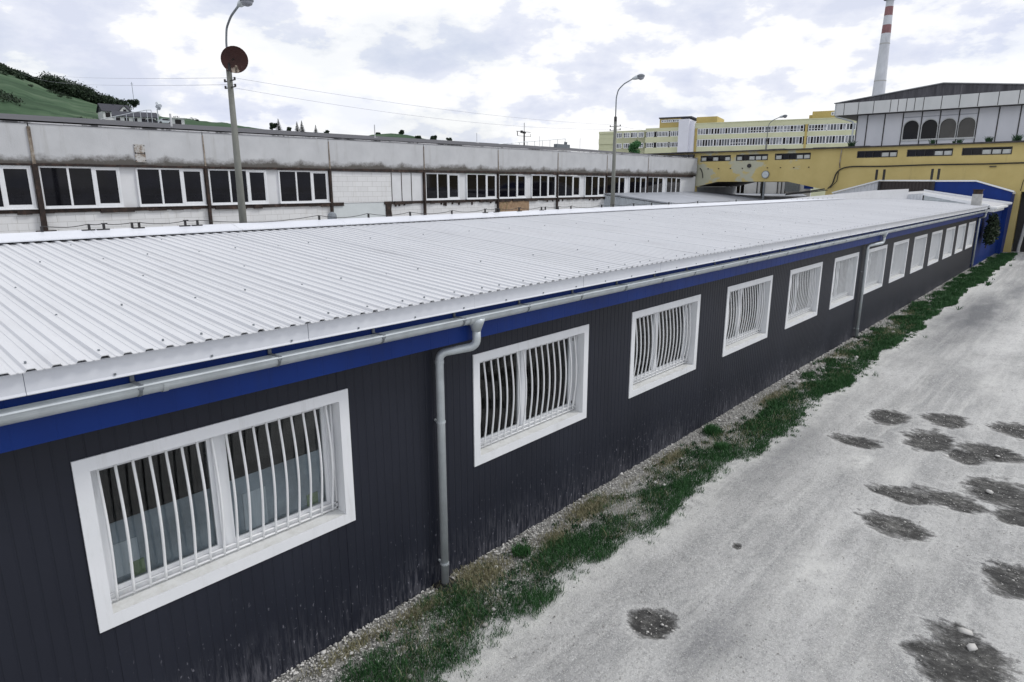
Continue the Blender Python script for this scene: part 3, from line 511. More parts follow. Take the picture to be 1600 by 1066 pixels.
# windows
def make_window(kind):
    """local: x 0..WW, y 0 = wall face, z 0 = bottom"""
    Hh = WZ1-WZ0; root = bpy.data.objects.new('window', None); COL.objects.link(root); root.parent = wh
    t = MB(); D0 = -.014
    t.box(0, TR, D0, .03, 0, Hh); t.box(WW-TR, WW, D0, .03, 0, Hh); t.box(TR, WW-TR, D0, .03, 0, TR); t.box(TR, WW-TR, D0, .03, Hh-TR, Hh)
    t.box(TR-.02, TR, .03, .20, TR, Hh-TR); t.box(WW-TR, WW-TR+.02, .03, .20, TR, Hh-TR); t.box(TR-.02, WW-TR+.02, .03, .20, Hh-TR, Hh-TR+.02)
    t.build('surround', 'white_trim', root, local=True)
    s_ = MB(); s_.prism([(.0, TR-.02), (.0, TR+.001), (.20, TR+.02), (.20, TR-.02)], 'x', TR-.02, WW-TR+.02); s_.box(TR, WW-TR, .0, .03, TR-.02, TR+.0005); s_.build('sill', 'sill_dusty', root, local=True)
    f_ = MB(); x0, x1, z0, z1 = TR, WW-TR, TR+.02, Hh-TR; fw = .055; mid = x0+(x1-x0)*.47
    f_.box(x0, x0+fw, .165, .215, z0, z1); f_.box(x1-fw, x1, .165, .215, z0, z1); f_.box(x0+fw, x1-fw, .165, .215, z0, z0+fw); f_.box(x0+fw, x1-fw, .165, .215, z1-fw, z1); f_.box(mid-.045, mid+.045, .160, .213, z0+fw, z1-fw)
    for a, b in ((x0+fw, mid-.045), (mid+.045, x1-fw)):
        q = .035; f_.box(a, a+q, .18, .21, z0+fw, z1-fw); f_.box(b-q, b, .18, .21, z0+fw, z1-fw); f_.box(a+q, b-q, .18, .21, z0+fw, z0+fw+q); f_.box(a+q, b-q, .18, .21, z1-fw-q, z1-fw)
    f_.mat(1).box(x1-fw*.7, x1-fw*.5, .158, .165, z0+.09, z0+.13); f_.box(x1-fw*.7, x1-fw*.5, .158, .165, z1-.14, z1-.10); f_.mat(0)
    f_.build('window_frame', ['white_trim', 'black'], root, local=True)
    for a, b in ((x0+fw, mid-.045), (mid+.045, x1-fw)): MB().box(a+.03, b-.03, .193, .199, z0+fw+.03, z1-fw-.03).build('pane', 'glass', root, local=True)
    # grille of bulging bars
    gb = MB(); nb = 17; zb, zt = z0+.012, z1-.01; yb = .115
    for i in range(nb):
        xb = x0+.03+(x1-x0-.06)*(i+.35)/(nb-.3); pts = []
        for k in range(13):
            t_ = k/12; zz_ = zb+(zt-zb)*t_; bulge = math.sin(math.pi*min(1, max(0, (t_-0.02)/.96)))**1.1; pts.append((xb, yb-.056*bulge, zz_))
        gb.tube(pts, .0115, 7)
    for z_ in (zb+.005, zb+.06): gb.box(x0+.01, x1-.01, yb-.008, yb+.008, z_, z_+.016)
    gb.box(x0+.01, x1-.01, yb-.008, yb+.008, zt-.016, zt); gb.box(x1-.03, x1-.012, yb-.008, yb+.008, zb, zt); gb.build('grille', 'white_bar', root, local=True, smooth=True)
    if kind == 'film':
        q = MB(); q.prism([(x0+fw, z0+fw), (x1-fw, z0+fw), (x1-fw, z0+.64), (x0+fw, z0+.60)], 'y', .235, .24)
        q.mat(1).box(x0+.22, x0+.33, .225, .232, z0+.09, z0+.22); q.box(x1-.28, x1-.16, .225, .232, z0+.09, z0+.21); q.mat(2).box(x0+.10, x0+.30, .226, .231, z0+.13, z0+.42); q.box(mid+.2, mid+.42, .226, .231, z0+.09, z0+.46)
        q.build('window_film', ['pane_room', 'leaf_print', 'curtain'], root, local=True)
    elif kind == 'curtain':
        q = MB(); 
        for a, b in ((x0+.30, x0+.62), (x1-.22, x1-.02)):
            p_ = [(a+(b-a)*i/16, .30+.02*(i % 2)) for i in range(17)]; nn = len(p_); q.raw([(u_, v_, z0+.08) for u_, v_ in p_]+[(u_, v_, z1-.04) for u_, v_ in p_], [(i, i+1, i+1+nn, i+nn) for i in range(nn-1)])
        q.build('curtain', 'curtain', root, local=True)
        w_ = MB(); 
        for i in range(14): u_ = x0+.95+.85*random.random(); h_ = .06+.16*random.random(); w_.box(u_, u_+.07, .32, .40, z0+.05, z0+.05+h_)
        w_.build('clutter', 'pane_room', root, local=True)
    elif kind == 'blind':
        MB().box(x0+.03, x1-.03, .235, .245, z0+.05, z1-.02).build('roller_blind', 'blind', root, local=True)
    return root
protos = {k: make_window(k) for k in ('film', 'curtain', 'bare', 'blind')}; used = set()
for k in protos: KIDS[protos[k].name] = [c for c in protos[k].children]
kinds = ['film', 'curtain', 'bare', 'curtain', 'bare', 'blind', 'blind', 'blind', 'blind', 'blind', 'blind', 'blind', 'blind']
bpy.context.view_layer.update()
for k, p_ in protos.items(): KIDS[p_.name] = list(p_.children)
for x_, kd in zip(WX, kinds):
    o = protos[kd] if kd not in used else copy_tree(protos[kd], wh); used.add(kd); o.location = (x_, 0, WZ0)
# lightning wire on holders along the ridge
wpx = [(66, 0), (140, 1), (163, 2), (207, 0), (218, 1), (290, 2), (309, 1), (499, 0), (576, 0), (641, 0), (706, 0), (758, 2), (775, 2), (780, 0), (811, 2), (846, 1), (852, 0), (872, 0), (892, 0), (940, 0), (958, 0), (990, 0), (1018, 0), (1045, 0), (1090, 0), (1150, 0)]
hx = []
for px_, ty in wpx:
    p_ = onY(px_, 340, 5.27); p_ = onY(px_, 533-FPX*0, 5.27); xw = p_[0]
    # x on the ridge line seen at this column
    for _ in range(4):
        d_ = np.array([xw, 5.27, cz+.105])-CAM; py_ = 533-FPX*(d_@UP)/(d_@FW); xw = onY(px_, py_, 5.27)[0]
    hx.append((xw, ty))
rz_ = cz+.10
for xw, ty in hx:
    b = MB(); b.box(xw-.014, xw+.014, 5.255, 5.285, rz_, rz_+.085)
    if ty: b.box(xw-.10, xw+.06, 5.23, 5.26, rz_-.002, rz_+.022)
    if ty == 2: b.box(xw-.03, xw+.045, 5.25, 5.275, rz_+.085, rz_+.10)
    b.build('wire_holder', 'black', wh)
wp = []
for i in range(len(hx)-1):
    a, b = hx[i][0], hx[i+1][0]
    for k in range(6):
        t_ = k/6; wp.append((a+(b-a)*t_, 5.27+.03*math.sin(9*t_+i), rz_+.09-min(.07, .05*(b-a))*4*t_*(1-t_)))
MB().tube(wp, .0055, 5).build('lightning_wire', 'black', wh)
wp = [(1.2+.3*k, 6.0+.1*math.sin(k*1.3), cz+.04+.012*math.sin(k)) for k in range(9)]; MB().tube(wp, .005, 5).build('loose_wire', 'black', wh)
b = MB(); b.tube([(7.25, 6.0, cz-.05), (7.25, 6.0, cz+.13), (7.25, 6.0, cz+.18), (7.25, 6.0, cz+.21)], [.09, .09, .075, .03], 12); b.build('roof_vent', 'galv_dark', wh, smooth=False)
# block flue at the far end of the roof
q = MB(); q.box(43.6, 44.0, -.15, .29, 3.40, 4.12); fo = q.build('flue', 'flue', wh); q = MB(); q.box(43.62, 43.98, -.13, .27, 4.12, 4.32); q.box(43.58, 44.02, -.17, .31, 4.32, 4.37); q.build('flue_cap', 'rust', fo)
# ------------------------------------------------------------------ LINK BUILDING between warehouse and gabled hall
lk = thing('link_building', 'low blue walled link with white verge roof at the far end of the dark warehouse', 'building', (46, 0, 0))
q = MB(); ribbed(q, 44.97, 55.6, -.05, 3.42, -.02, .25, .003, .006); q.face([(44.97, -.02, -.05), (44.97, -.02, 3.3), (44.97, 5, 3.3), (44.97, 5, -.05)]); q.build('wall', 'blue', lk)
q = MB(); e_ = [(45.1, -.42, 3.47), (45.1, 2.85, 4.13), (45.1, 4.6, 4.00), (55.6, 6.5, 4.05), (55.6, 4.72, 4.20), (55.6, -.42, 3.38)]
q.face([e_[0], e_[5], e_[4], e_[1]]); q.face([e_[1], e_[4], e_[3], e_[2]]); q.raw([(a, b, c_-.08) for a, b, c_ in e_]+e_, [(0, 5, 11, 6), (0, 6, 7, 1), (1, 7, 8, 2), (5, 4, 10, 11)]); q.build('roof', 'roof', lk)
q = MB(); q.prism([(-.50, 3.34), (4.72, 4.15), (4.72, 4.29), (-.50, 3.48)], 'x', 55.50, 55.60); q.build('apron_flashing', 'white_trim', lk); q = MB(); q.prism([(-.44, 3.36), (2.85, 4.02), (2.85, 4.19), (-.44, 3.53)], 'x', 45.0, 45.09); q.build('verge_flashing', 'white_trim', lk)
q = MB()
for k in range(8):
    z_ = 3.45+k*.075; ymin = (z_+.06-3.47)/.2-.3
    if ymin < 2.7: q.prism([(max(ymin, .2), z_), (2.80, z_), (2.80, z_+.062), (max(ymin+.3, .2), z_+.062)], 'x', 45.04, 45.07)
q.build('louvre_siding', 'galv', lk)
q = MB(); p_ = []; y_ = 2.86
while y_ < 3.66: p_ += [(y_, 45.02), (y_+.09, 45.02), (y_+.105, 45.05), (y_+.15, 45.05)]; y_ += .165
nn = len(p_); q.raw([(b, a, 3.4) for a, b in p_]+[(b, a, 4.06) for a, b in p_], [(i, i+1, i+1+nn, i+nn) for i in range(nn-1)]); q.build('ribbed_siding', 'sheet_grey', lk)
q = MB(); q.box(45.15, 50.5, -.75, -.43, 3.30, 3.40); q.box(45.15, 50.0, -.62, -.03, 3.14, 3.295); q.build('eave_box', 'white_trim', lk)
# ------------------------------------------------------------------ GABLED HALL (white / brown / blue)
XG = 55.7; gh = thing('gabled_hall', 'low gabled hall with white, brown and blue cladding in front of the yellow building', 'building', (XG, 4, 0))
def seg(y0, z0_, y1, z1_, mat, nm):
    q = MB(); k = max(2, int(abs(y1-y0)/.22)); 
    pts = []
    for i in range(k):
        a = y0+(y1-y0)*i/k; b = y0+(y1-y0)*(i+1)/k; pts += [(a, XG), (a+(b-a)*.55, XG), (a+(b-a)*.65, XG+.03), (a+(b-a)*.9, XG+.03)]
    pts.append((y1, XG)); zf = lambda y_: z0_+(z1_-z0_)*(y_-y0)/(y1-y0); nn = len(pts)
    q.raw([(b, a, -.02) for a, b in pts]+[(b, a, zf(a)) for a, b in pts], [(i, i+1, i+1+nn, i+nn) for i in range(nn-1)]); q.build(nm, mat, gh)
seg(10.9, 3.95, 7.70, 4.88, 'sheet_grey', 'light_cladding'); seg(7.69, 4.86, 4.16, 4.84, 'brown', 'brown_cladding')
q = MB(); q.face([(XG, 4.15, -.02), (XG, 4.15, 4.82), (XG, 1.72, 4.82), (XG, -.42, 4.12), (XG, -.30, 3.3), (XG, -.30, -.02)]); q.build('blue_cladding', 'blue', gh)
q = MB(); q.face([(XG, -.30, -.02), (XG, -.30, 3.3), (XG, -.42, 4.12), (57.4, -.42, 4.12), (57.4, -.30, -.02)]); q.build('side_wall', 'blue', gh)
def strip(y0, z0_, y1, z1_): 
    MB().prism([(y0, z0_), (y1, z1_), (y1, z1_+.10), (y0, z0_+.10)], 'x', XG-.10, XG-.002).build('gable_flashing', 'white_trim', gh)
strip(10.95, 3.95, 7.70, 4.88); strip(7.69, 4.87, 4.16, 4.85); strip(4.15, 4.83, 1.72, 4.83); strip(1.71, 4.83, -.5, 4.12)
q = MB(); q.prism([(10.9, 3.9), (7.7, 4.85), (1.72, 4.83), (-.45, 4.12), (-.45, 4.0), (1.72, 4.7), (7.7, 4.7), (10.9, 3.8)], 'x', XG+.05, 57.4); q.build('roof', 'roof', gh)
for y_ in (7.95, 7.45, 4.38, 3.98):
    MB().box(XG-.16, XG-.02 if y_ < 8 else XG-.02, y_-.07, y_+.07, 4.97, 5.72).build('rail_post', 'black', gh)
MB().box(XG-.12, XG-.003, 4.12, 4.30, 3.7, 4.84).build('joint_cover', 'black', gh); MB().box(XG-.12, XG-.003, 7.60, 7.75, 3.7, 4.86).build('joint_cover', 'black', gh)
# ivy / shrub hanging on the blue wall
def leafcloud(name, C, ext, k, size, mat, parent=None, bias=None, seed=1, ellip=True):
    r = np.random.default_rng(seed); P = r.normal(0, 1, (k, 3)); P /= np.linalg.norm(P, axis=1)[:, None]; P *= (r.random(k)**0.45)[:, None]
    P = P*np.array(ext)*(0.8+0.4*r.random((k, 1))) + np.array(C)
    a = r.normal(0, 1, (k, 3)); a /= np.linalg.norm(a, axis=1)[:, None]; b = np.cross(a, r.normal(0, 1, (k, 3))); b /= np.linalg.norm(b, axis=1)[:, None]
    s_ = size*(0.6+0.8*r.random((k, 1))); V = np.stack([P-a*s_, P+b*s_*.6, P+a*s_, P-b*s_*.6], 1).reshape(-1, 3); F = np.arange(4*k).reshape(-1, 4)
    return V, F, np.repeat(r.random(k), 4)
iv = thing('wall_shrub', 'dark green shrub hanging against the blue wall beside the far downpipe', 'shrub', (48, -.3, 0))
Vs = [leafcloud('', (-1.9+1.6*random.random(), -.12-.2*random.random(), 1.65+1.0*random.random()), (.65, .26, .45), 420, .065, 'leaf', seed=k) for k in range(12)]
V = np.concatenate([v[0] for v in Vs]); F = np.concatenate([v[1]+i*len(Vs[0][0]) for i, v in enumerate(Vs)]); o = mesh_np('foliage', V, F, 'leaf', {'shade': np.concatenate([v[2] for v in Vs])}, parent=iv, n=4)
MB().tube([(-1.0, -.02, 1.0), (-.9, -.08, 1.5), (-1.1, -.12, 2.2)], [.03, .03, .02], 6).build('stem', 'bark', iv, local=True)
# ------------------------------------------------------------------ WORKSHOP (long weathered hall behind)
YB = 23.4; BAY = 6.02; P0 = 6.45; ws = thing('workshop_hall', 'long weathered factory hall with grey parapet, white block walls and rusty posts behind the warehouse', 'building', (0, YB, 0))
WB, WT = 3.76, 5.24
posts = [P0-2*BAY, P0-BAY] + [P0+BAY*k for k in range(8)]; XW1 = 57.3
topz = lambda x: 6.66+.0055*(x-5); botz = lambda x: 5.30+.0035*(x-5)
q = MB(); q.box(-8, XW1, YB, YB+.3, -.05, WB-.16)
q.build('block_wall', 'block', ws)
# parapet in bays
for i in range(len(posts)):
    a = posts[i]; b = posts[i+1] if i < len(posts)-1 else XW1
    a2, b2 = a+.02, b-.02
    q = MB(); q.raw([(a2, YB-.10, botz(a)), (b2, YB-.10, botz(b)), (b2, YB-.10, topz(b)), (a2, YB-.10, topz(a)), (a2, YB+.2, botz(a)), (b2, YB+.2, botz(b)), (b2, YB+.2, topz(b)), (a2, YB+.2, topz(a))],
        [(0, 1, 2, 3), (4, 7, 6, 5), (0, 4, 5, 1), (3, 2, 6, 7), (0, 3, 7, 4), (1, 5, 6, 2)]); o = q.build('parapet_panel', 'render', ws, origin=(a, YB, botz(a)+.0))
q = MB(); q.box(-8, XW1, YB+.0, YB+.2, botz(20), 6.5); q.build('parapet_core', 'black', ws)
# lintel and sill beams, ragged
q = MB(); x_ = -8.0
while x_ < 56.6:
    w_ = .25+.7*random.random(); t_ = .03*random.random(); q.box(x_, min(x_+w_, 56.6), YB-.125-t_, YB-.02, WT+.02-.3*t_, botz(x_)+.005+.03*random.random()); x_ += w_
q.build('lintel_beam', 'rust', ws)
q = MB(); x_ = -8.0
while x_ < 42.3:
    w_ = .2+.5*random.random(); t_ = .05*random.random()
    if 19.0 < x_ < 21.6:
        if q.v: q.build('sill_beam', 'rust', ws); q = MB()
    else: q.box(x_, x_+w_-.002, YB-.06-t_, YB-.002, WB-.16-t_*1.2, WB-.035)
    x_ += w_
for k in range(20):
    u_ = 22+20*random.random(); q.box(u_, u_+.10, YB-.05, YB-.003, WB-.26-.1*random.random(), WB-.17)
q.build('sill_beam', 'rust', ws)
for i, a in enumerate(posts):
    q = MB(); w_ = .065 if i < 6 else .05; zb_ = 0.0
    if i == 2: q.box(a-.07, a+.09, YB-.17, YB-.02, 0, botz(a)); q.mat(1).box(a-.05, a+.05, YB-.155, YB-.102, botz(a), topz(a)-.10)
    else:
        q.box(a-w_, a+w_*.6, YB-.16, YB-.02, 0, botz(a)); q.mat(1).prism([(a-.035, botz(a)), (a+.035, botz(a)), (a+.02, topz(a)-.12), (a-.02, topz(a)-.12)], 'y', YB-.125, YB-.101)
    q.build('rusty_post', ['rust', 'rust_pale'], ws)
q = MB(); q.box(6.15, 6.75, YB-.35, YB-.17, 2.86, 2.98); q.build('post_bracket', 'rust', ws)
# triple windows
wc = [0]
def triple(x0, w):
    wd = bpy.data.objects.new('window', None); COL.objects.link(wd); wd.parent = ws; wd.location = (x0, -.04, WB)
    Hh = WT-WB; q = MB(); fr = .06; ys_ = (-.03, .05)
    q.box(0, fr, *ys_, 0, Hh); q.box(w-fr, w, *ys_, 0, Hh); q.box(fr, w-fr, *ys_, 0, fr+.02); q.box(fr, w-fr, *ys_, Hh-fr, Hh)
    c1 = w*.345; c2 = w*.655
    q.box(c1-.035, c1+.035, *ys_, fr+.02, Hh-fr); q.box(c2-.05, c2+.05, *ys_, fr+.02, Hh-fr)
    s_ = .055; a, b = c2+.05, w-fr; q.box(a, a+s_, -.02, .04, fr+.02, Hh-fr); q.box(b-s_, b, -.02, .04, fr+.02, Hh-fr); q.box(a+s_, b-s_, -.02, .04, fr+.02, fr+.02+s_); q.box(a+s_, b-s_, -.02, .04, Hh-fr-s_, Hh-fr)
    q.build('frame', 'white_trim', wd, local=True)
    for a, b, e in ((fr, c1-.035, 0), (c1+.035, c2-.05, 0), (c2+.05+s_, w-fr-s_, s_)): MB().box(a, b, .012, .02, fr+.02+e, Hh-fr-e).build('pane', 'glass_dark', wd, local=True)
    MB().box(-.02, w+.02, -.09, -.031, -.03, .0).build('window_sill', 'white_trim', wd, local=True)
spans = []
for i in range(1, len(posts)-1):
    a = posts[i]
    if i == 4: continue
    spans += [(a+.10, 2.62), (a+3.30, 2.60)]
a = posts[-1]; spans += [(a+.08, 2.62), (a+3.25, 2.60)]
a = posts[0]; spans += [(a+3.3, 2.6)]
for s0, w in spans: triple(s0, w)
# piers between windows
allx = sorted(spans); q = MB(); prev = -8.0
for s0, w in allx:
    if s0-prev > .05: MB().box(prev, s0, YB-.0, YB+.2, WB-.16, botz(20)).build('pier', 'pier', ws)
    prev = s0+w
MB().box(prev, XW1, YB, YB+.2, WB-.16, botz(20)).build('pier', 'pier', ws)
MB().box(-7.5, 57, YB+1.6, YB+1.7, 0, 5.2).build('inner_wall', 'black', ws)
# bay without windows
a4, a5 = posts[4], posts[5]
q = MB(); q.box(a4+.10, a4+3.75, YB-.05, YB-.001, WB-.06, WT-.02); q.build('blank_panel', 'block', ws)
for u0, u1 in ((3.77, 4.42), (4.45, 5.10), (5.13, 5.85)): MB().box(a4+u0, a4+u1, YB-.045, YB-.001, WB-.06, WT-.02).build('narrow_panel', 'pier', ws)
for u in (3.76, 4.435, 5.115): MB().box(a4+u-.02, a4+u+.02, YB-.06, YB-.046, WB-.1, WT-.01).build('rusty_strip', 'rust', ws)
MB().box(a4+.12, a4+3.30, YB-.03, YB-.001, 2.2, WB-.085).build('pale_infill', 'block_pale', ws)
MB().prism([(a4+3.32, 2.8), (a4+3.72, 2.8), (a4+3.66, 3.3), (a4+3.72, WB-.1), (a4+3.32, WB-.1)], 'y', YB-.07, YB-.032).build('rusty_flap', 'rust', ws)
a7 = posts[6]; q = MB(); q.box(a7+.10, a7+3.05, YB-.05, YB-.003, 2.75, WB-.10); bd = q.build('chipboard_panel', 'board', ws)
q = MB(); q.tube([(a7+.25, YB-.07, 2.9), (a7+.35, YB-.07, 3.3), (a7+.75, YB-.07, 3.55), (a7+.9, YB-.07, 3.4), (a7+.75, YB-.07, 2.95)], .018, 5); q.build('loose_strap', 'straw', bd)
# meter box plate on the parapet
q = MB(); q.box(9.78, 10.16, YB-.13, YB-.102, 5.45, 6.12); q.mat(1)
for z_ in (5.50, 5.76, 5.80, 6.06):
    for u in (9.78, 10.12): q.box(u, u+.04, YB-.14, YB-.131, z_, z_+.03)
q.box(9.80, 10.14, YB-.14, YB-.131, 5.77, 5.79); q.build('wall_plate', ['plate', 'black'], ws)
# verge flashing and roof
q = MB(); x_ = -8.0
while x_ < XW1-.1:
    b_ = min(x_+2.4+random.random(), XW1); j = .02*random.random()
    q.raw([(x_, YB-.13, topz(x_)+j), (b_-.01, YB-.13, topz(b_)+j*.5), (b_-.01, YB-.13, topz(b_)+.055), (x_, YB-.13, topz(x_)+.055), (x_, YB+.3, topz(x_)+.07), (b_-.01, YB+.3, topz(b_)+.07)], [(0, 1, 2, 3), (3, 2, 5, 4)]); x_ = b_
m = MT('roof_edge', 0.6); m.col(m.ramp(m.noise(.9, 8, 0.75, (1, 1, .2)), [(0.42, (0.05, 0.05, 0.055)), (0.5, (0.45, 0.45, 0.47)), (0.7, (0.6, 0.6, 0.62))])); M['roof_edge'] = m.m
q.build('roof_edge', 'roof_edge', ws)
q = MB(); yr = 38.0; zr = lambda x: 8.17+.0045*(x-10)
q.raw([(-30, YB+.3, topz(-8)+.07), (XW1, YB+.3, topz(XW1)+.07), (XW1, yr, zr(XW1)), (-30, yr, zr(-30)), (XW1, 55, 6.5), (-30, 55, 6.5)], [(0, 1, 2, 3), (3, 2, 4, 5)]); q.build('roof', 'dark_roof', ws)
MB().box(-30, XW1, 54.5, 54.8, 0, 6.5).build('rear_wall', 'block', ws)
# ------------------------------------------------------------------ things on the workshop roof
def mast(px, ytop, ybot, lab, r_=.035, y=36.0, mat='house_white'):
    a = onY(px, ybot, y); b = onY(px-(0 if px > 700 else 2), ytop, y); b = (a[0], y, b[2]); zb_ = topz(a[0])+(y-YB)/(yr-YB)*(zr(a[0])-topz(a[0]))
    o = MB(); o.tube([(a[0], y, zb_-.05), b], r_, 6); o.box(a[0]-.12, a[0]+.12, y-.12, y+.12, zb_-.06, zb_+.05); return tag(o.build('roof_mast', mat, None, origin=(a[0], y, zb_)), lab, 'mast', 'thin masts on the workshop roof')
mast(269, 178, 206, 'white mast standing on the dark roof just right of the white hut on the hillside', .045, 28)
mast(586, 195, 216, 'thin pale mast near the small green hill on the horizon', .03, 30); mast(745, 208, 222, 'thin mast left of the crossbar aerial', .022, 34)
mast(906, 216, 236, 'thin mast to the right of the roof railing', .022, 34); mast(905-62, 213, 228, 'thin mast between the crossbar aerial and the railing corner', .02, 34)
mast(475, 207, 212, 'short dark stub on the dark roof below the conifers', .05, 34, 'black')
# aerial with crossbars
p = onY(819, 229, 37.0); q = MB(); x0_ = p[0]; zb_ = zr(x0_)-.05; tp = onY(819, 192, 37.0)[2]; cb = onY(819, 207, 37.0)[2]
q.tube([(x0_, 37, zb_-.1), (x0_, 37, cb+.1)], .07, 8); q.tube([(x0_, 37, cb+.1), (x0_, 37, tp)], .025, 6)
q.tube([(x0_-1.1, 37, cb+.05), (x0_+.9, 37, cb+.05)], .025, 6); q.tube([(x0_-.95, 37, cb-.35), (x0_+.95, 37, cb-.35)], .02, 6); q.tube([(x0_-.95, 37, cb-.35), (x0_-1.0, 37, cb+.05)], .04, 6); q.tube([(x0_+.95, 37, cb-.35), (x0_+.93, 37, cb-.1)], .02, 6)
q.box(x0_-.5, x0_-.28, 36.9, 37.05, cb-.08, cb+.14); q.box(x0_-.14, x0_+.14, 36.9, 37.1, cb-.1, cb+.05)
tag(q.build('roof_aerial', 'black', None, origin=(x0_, 37, zb_)), 'dark roof aerial with two crossbars on a post on the workshop roof', 'aerial')
# roof railing on the right
def rail(pts, lab, h_r=.03, post_every=1.6, top2=None):
    t = thing('roof_railing', lab, 'railing', (pts[0][0], pts[0][1], pts[0][3])); L_ = 0
    q = MB(); q.tube([(p[0], p[1], p[2]) for p in pts], h_r, 5); q.build('handrail', 'galv', t)
    for i in range(len(pts)):
        q = MB(); q.tube([(pts[i][0], pts[i][1], pts[i][3]-.1), (pts[i][0], pts[i][1], pts[i][2]-.02)], h_r*.9, 5); q.build('post', 'galv', t)
rp = []
for k in range(10):
    px_ = 776+k*11.9; t_ = onY(px_, 225.5-.95*k if k < 10 else 218, 36.0); rp.append((t_[0], 36.0, t_[2], zr(t_[0])-.15))
rail(rp, 'pale metal railing on the workshop roof right of the crossbar aerial', .028)
p = onY(882, 232, 36.0); q = MB(); zt_ = onY(882, 222, 36.0)[2]; q.tube([(p[0], 36, zr(p[0])-.2), (p[0], 36, zt_)], .05, 8); q.tube([(p[0], 35.9, zt_-.35), (p[0], 35.85, zt_), ], .16, 10); q.box(p[0]-1.6, p[0]+.5, 35.7, 36.1, zr(p[0])-.25, zr(p[0])+.12)
tag(q.build('roof_vent_unit', 'galv_dark', None, origin=(p[0], 36, zr(p[0])-.2)), 'dark ventilation unit with round head at the end of the roof railing', 'ventilator')
rp = []
for px_, py_ in ((150, 188), (164, 185.5), (180, 182), (197, 178.5), (208, 176), (219, 174), (229, 172), (236, 172)):
    t_ = onY(px_, py_, 38.0); rp.append((t_[0], 38.0, t_[2], zr(t_[0])-.15))
rail(rp, 'pale sloping handrail with posts in front of the long white hillside house', .022)
# round lamp head / mirror ball mast
p = onY(248, 196, 37.0); tz = onY(249, 172, 37.0)[2]; t = thing('floodlight_mast', 'thin mast with round pale head above the workshop roof, left of the white hut', 'mast', (p[0], 37, zr(p[0])-.2))
MB().tube([(p[0], 37, zr(p[0])-.2), (p[0]+.02, 37, tz+.05)], .03, 6).build('pole', 'galv', t)
q = MB(); c0 = np.array([p[0]+.05, 37, tz+.22])
for a in range(5):
    an = a*1.2; q.tube([c0+np.array([.07*math.cos(an), -.05, .09*math.sin(an)]), c0+np.array([.10*math.cos(an), -.2, .16*math.sin(an)])], [.04, .10], 8)
q.build('head', 'annex_wall', t)
# ------------------------------------------------------------------ grey metal annex
an = thing('metal_annex', 'low grey metal annex with flat sheet roof between workshop and warehouse', 'shed', (42.4, 20, 0))
q = MB(); q.face([(42.4, YB-.02, 3.98), (42.4, 17.6, 3.33), (66, 17.0, 3.33), (57.2, YB-.02, 3.98)]); q.face([(42.4, 17.6, 3.33), (42.4, 17.6, 3.21), (66, 17.0, 3.21), (66, 17.0, 3.33)])
q.face([(42.38, YB-.02, 3.90), (42.38, 17.6, 3.25), (42.38, 17.6, 3.35), (42.38, YB-.02, 4.0)]); q.build('roof', 'annex_roof', an)
MB().box(42.3, 66, 17.52, 17.58, 3.16, 3.24).build('roof_gutter', 'galv_dark', an)
q = MB(); pts = []; y_ = 17.7
while y_ < YB-.1: pts += [(42.45, y_), (42.45, y_+.1), (42.48, y_+.12), (42.48, y_+.18)]; y_ += .2
nn = len(pts); hz = lambda y_: 3.2+(y_-17.6)*.112; q.raw([(a, b, 0) for a, b in pts]+[(a, b, hz(b)) for a, b in pts], [(i, i+1, i+1+nn, i+nn) for i in range(nn-1)]); q.face([(42.45, 17.7, 0), (66, 17.2, 0), (66, 17.2, 3.25), (42.45, 17.7, 3.2)]); q.build('wall', 'annex_wall', an)
# ------------------------------------------------------------------ YELLOW BUILDING with bridge
XY = 57.5; yb = thing('yellow_building', 'weathered yellow plastered factory building with an arched bridge section and slit windows', 'building', (XY, 5, 0))
ZT = 7.42; slits = [(23.1, 20.25), (19.75, 16.95), (16.35, 13.45), (9.95, 7.15), (6.52, 3.62), (3.06, .18), (-.9, -3.8), (-4.6, -7.5)]; SZ0, SZ1 = 6.66, 7.17
q = MB(); ycur = 36.0
# main solid below slits (right of the bridge), front face in pieces
def fbox(y0, y1, z0_, z1_, x0_=XY, x1_=XY+.35): q.box(x0_, x1_, y0, y1, z0_, z1_)
for a, b in slits: fbox(b, a, SZ1, ZT)
ed = [36.0]+[v for s_ in slits for v in s_]+[-14]
for i in range(0, len(ed), 2): fbox(ed[i+1], ed[i], SZ0, ZT)
fbox(11.75, 12.0, 0, SZ0); fbox(-.72, 11.75, 0, SZ0); fbox(-14, -.72, 4.15, SZ0); fbox(-14, -5.2, 0, 4.15); fbox(23.42, 36, 0, SZ0)
q.build('wall', 'yellow', yb)
q = MB(); q.prism([(23.42, SZ0), (23.42, 4.42), (21.4, 4.87), (15.1, 4.87), (12.0, 4.20), (12.0, SZ0)], 'x', XY, XY+.35); q.build('bridge_wall', 'yellow', yb)
q = MB(); q.face([(XY+.35, 23.4, 4.42), (XY+.35, 21.4, 4.87), (XY+9, 21.4, 4.87), (XY+9, 23.4, 4.42)]); q.face([(XY+.35, 21.4, 4.87), (XY+.35, 15.1, 4.87), (XY+9, 15.1, 4.87), (XY+9, 21.4, 4.87)]); q.face([(XY+.35, 15.1, 4.87), (XY+.35, 12, 4.2), (XY+9, 12, 4.2), (XY+9, 15.1, 4.87)]); q.build('bridge_soffit', 'rust', yb)
MB().box(XY+.3, XY+9, 23.41, 23.7, 0, 4.4).build('bridge_side_wall', 'bridge_grey', yb) if 'bridge_grey' in M else MB().box(XY+.36, XY+9, 23.41, 23.7, 0, 4.4).build('bridge_side_wall', 'render', yb)
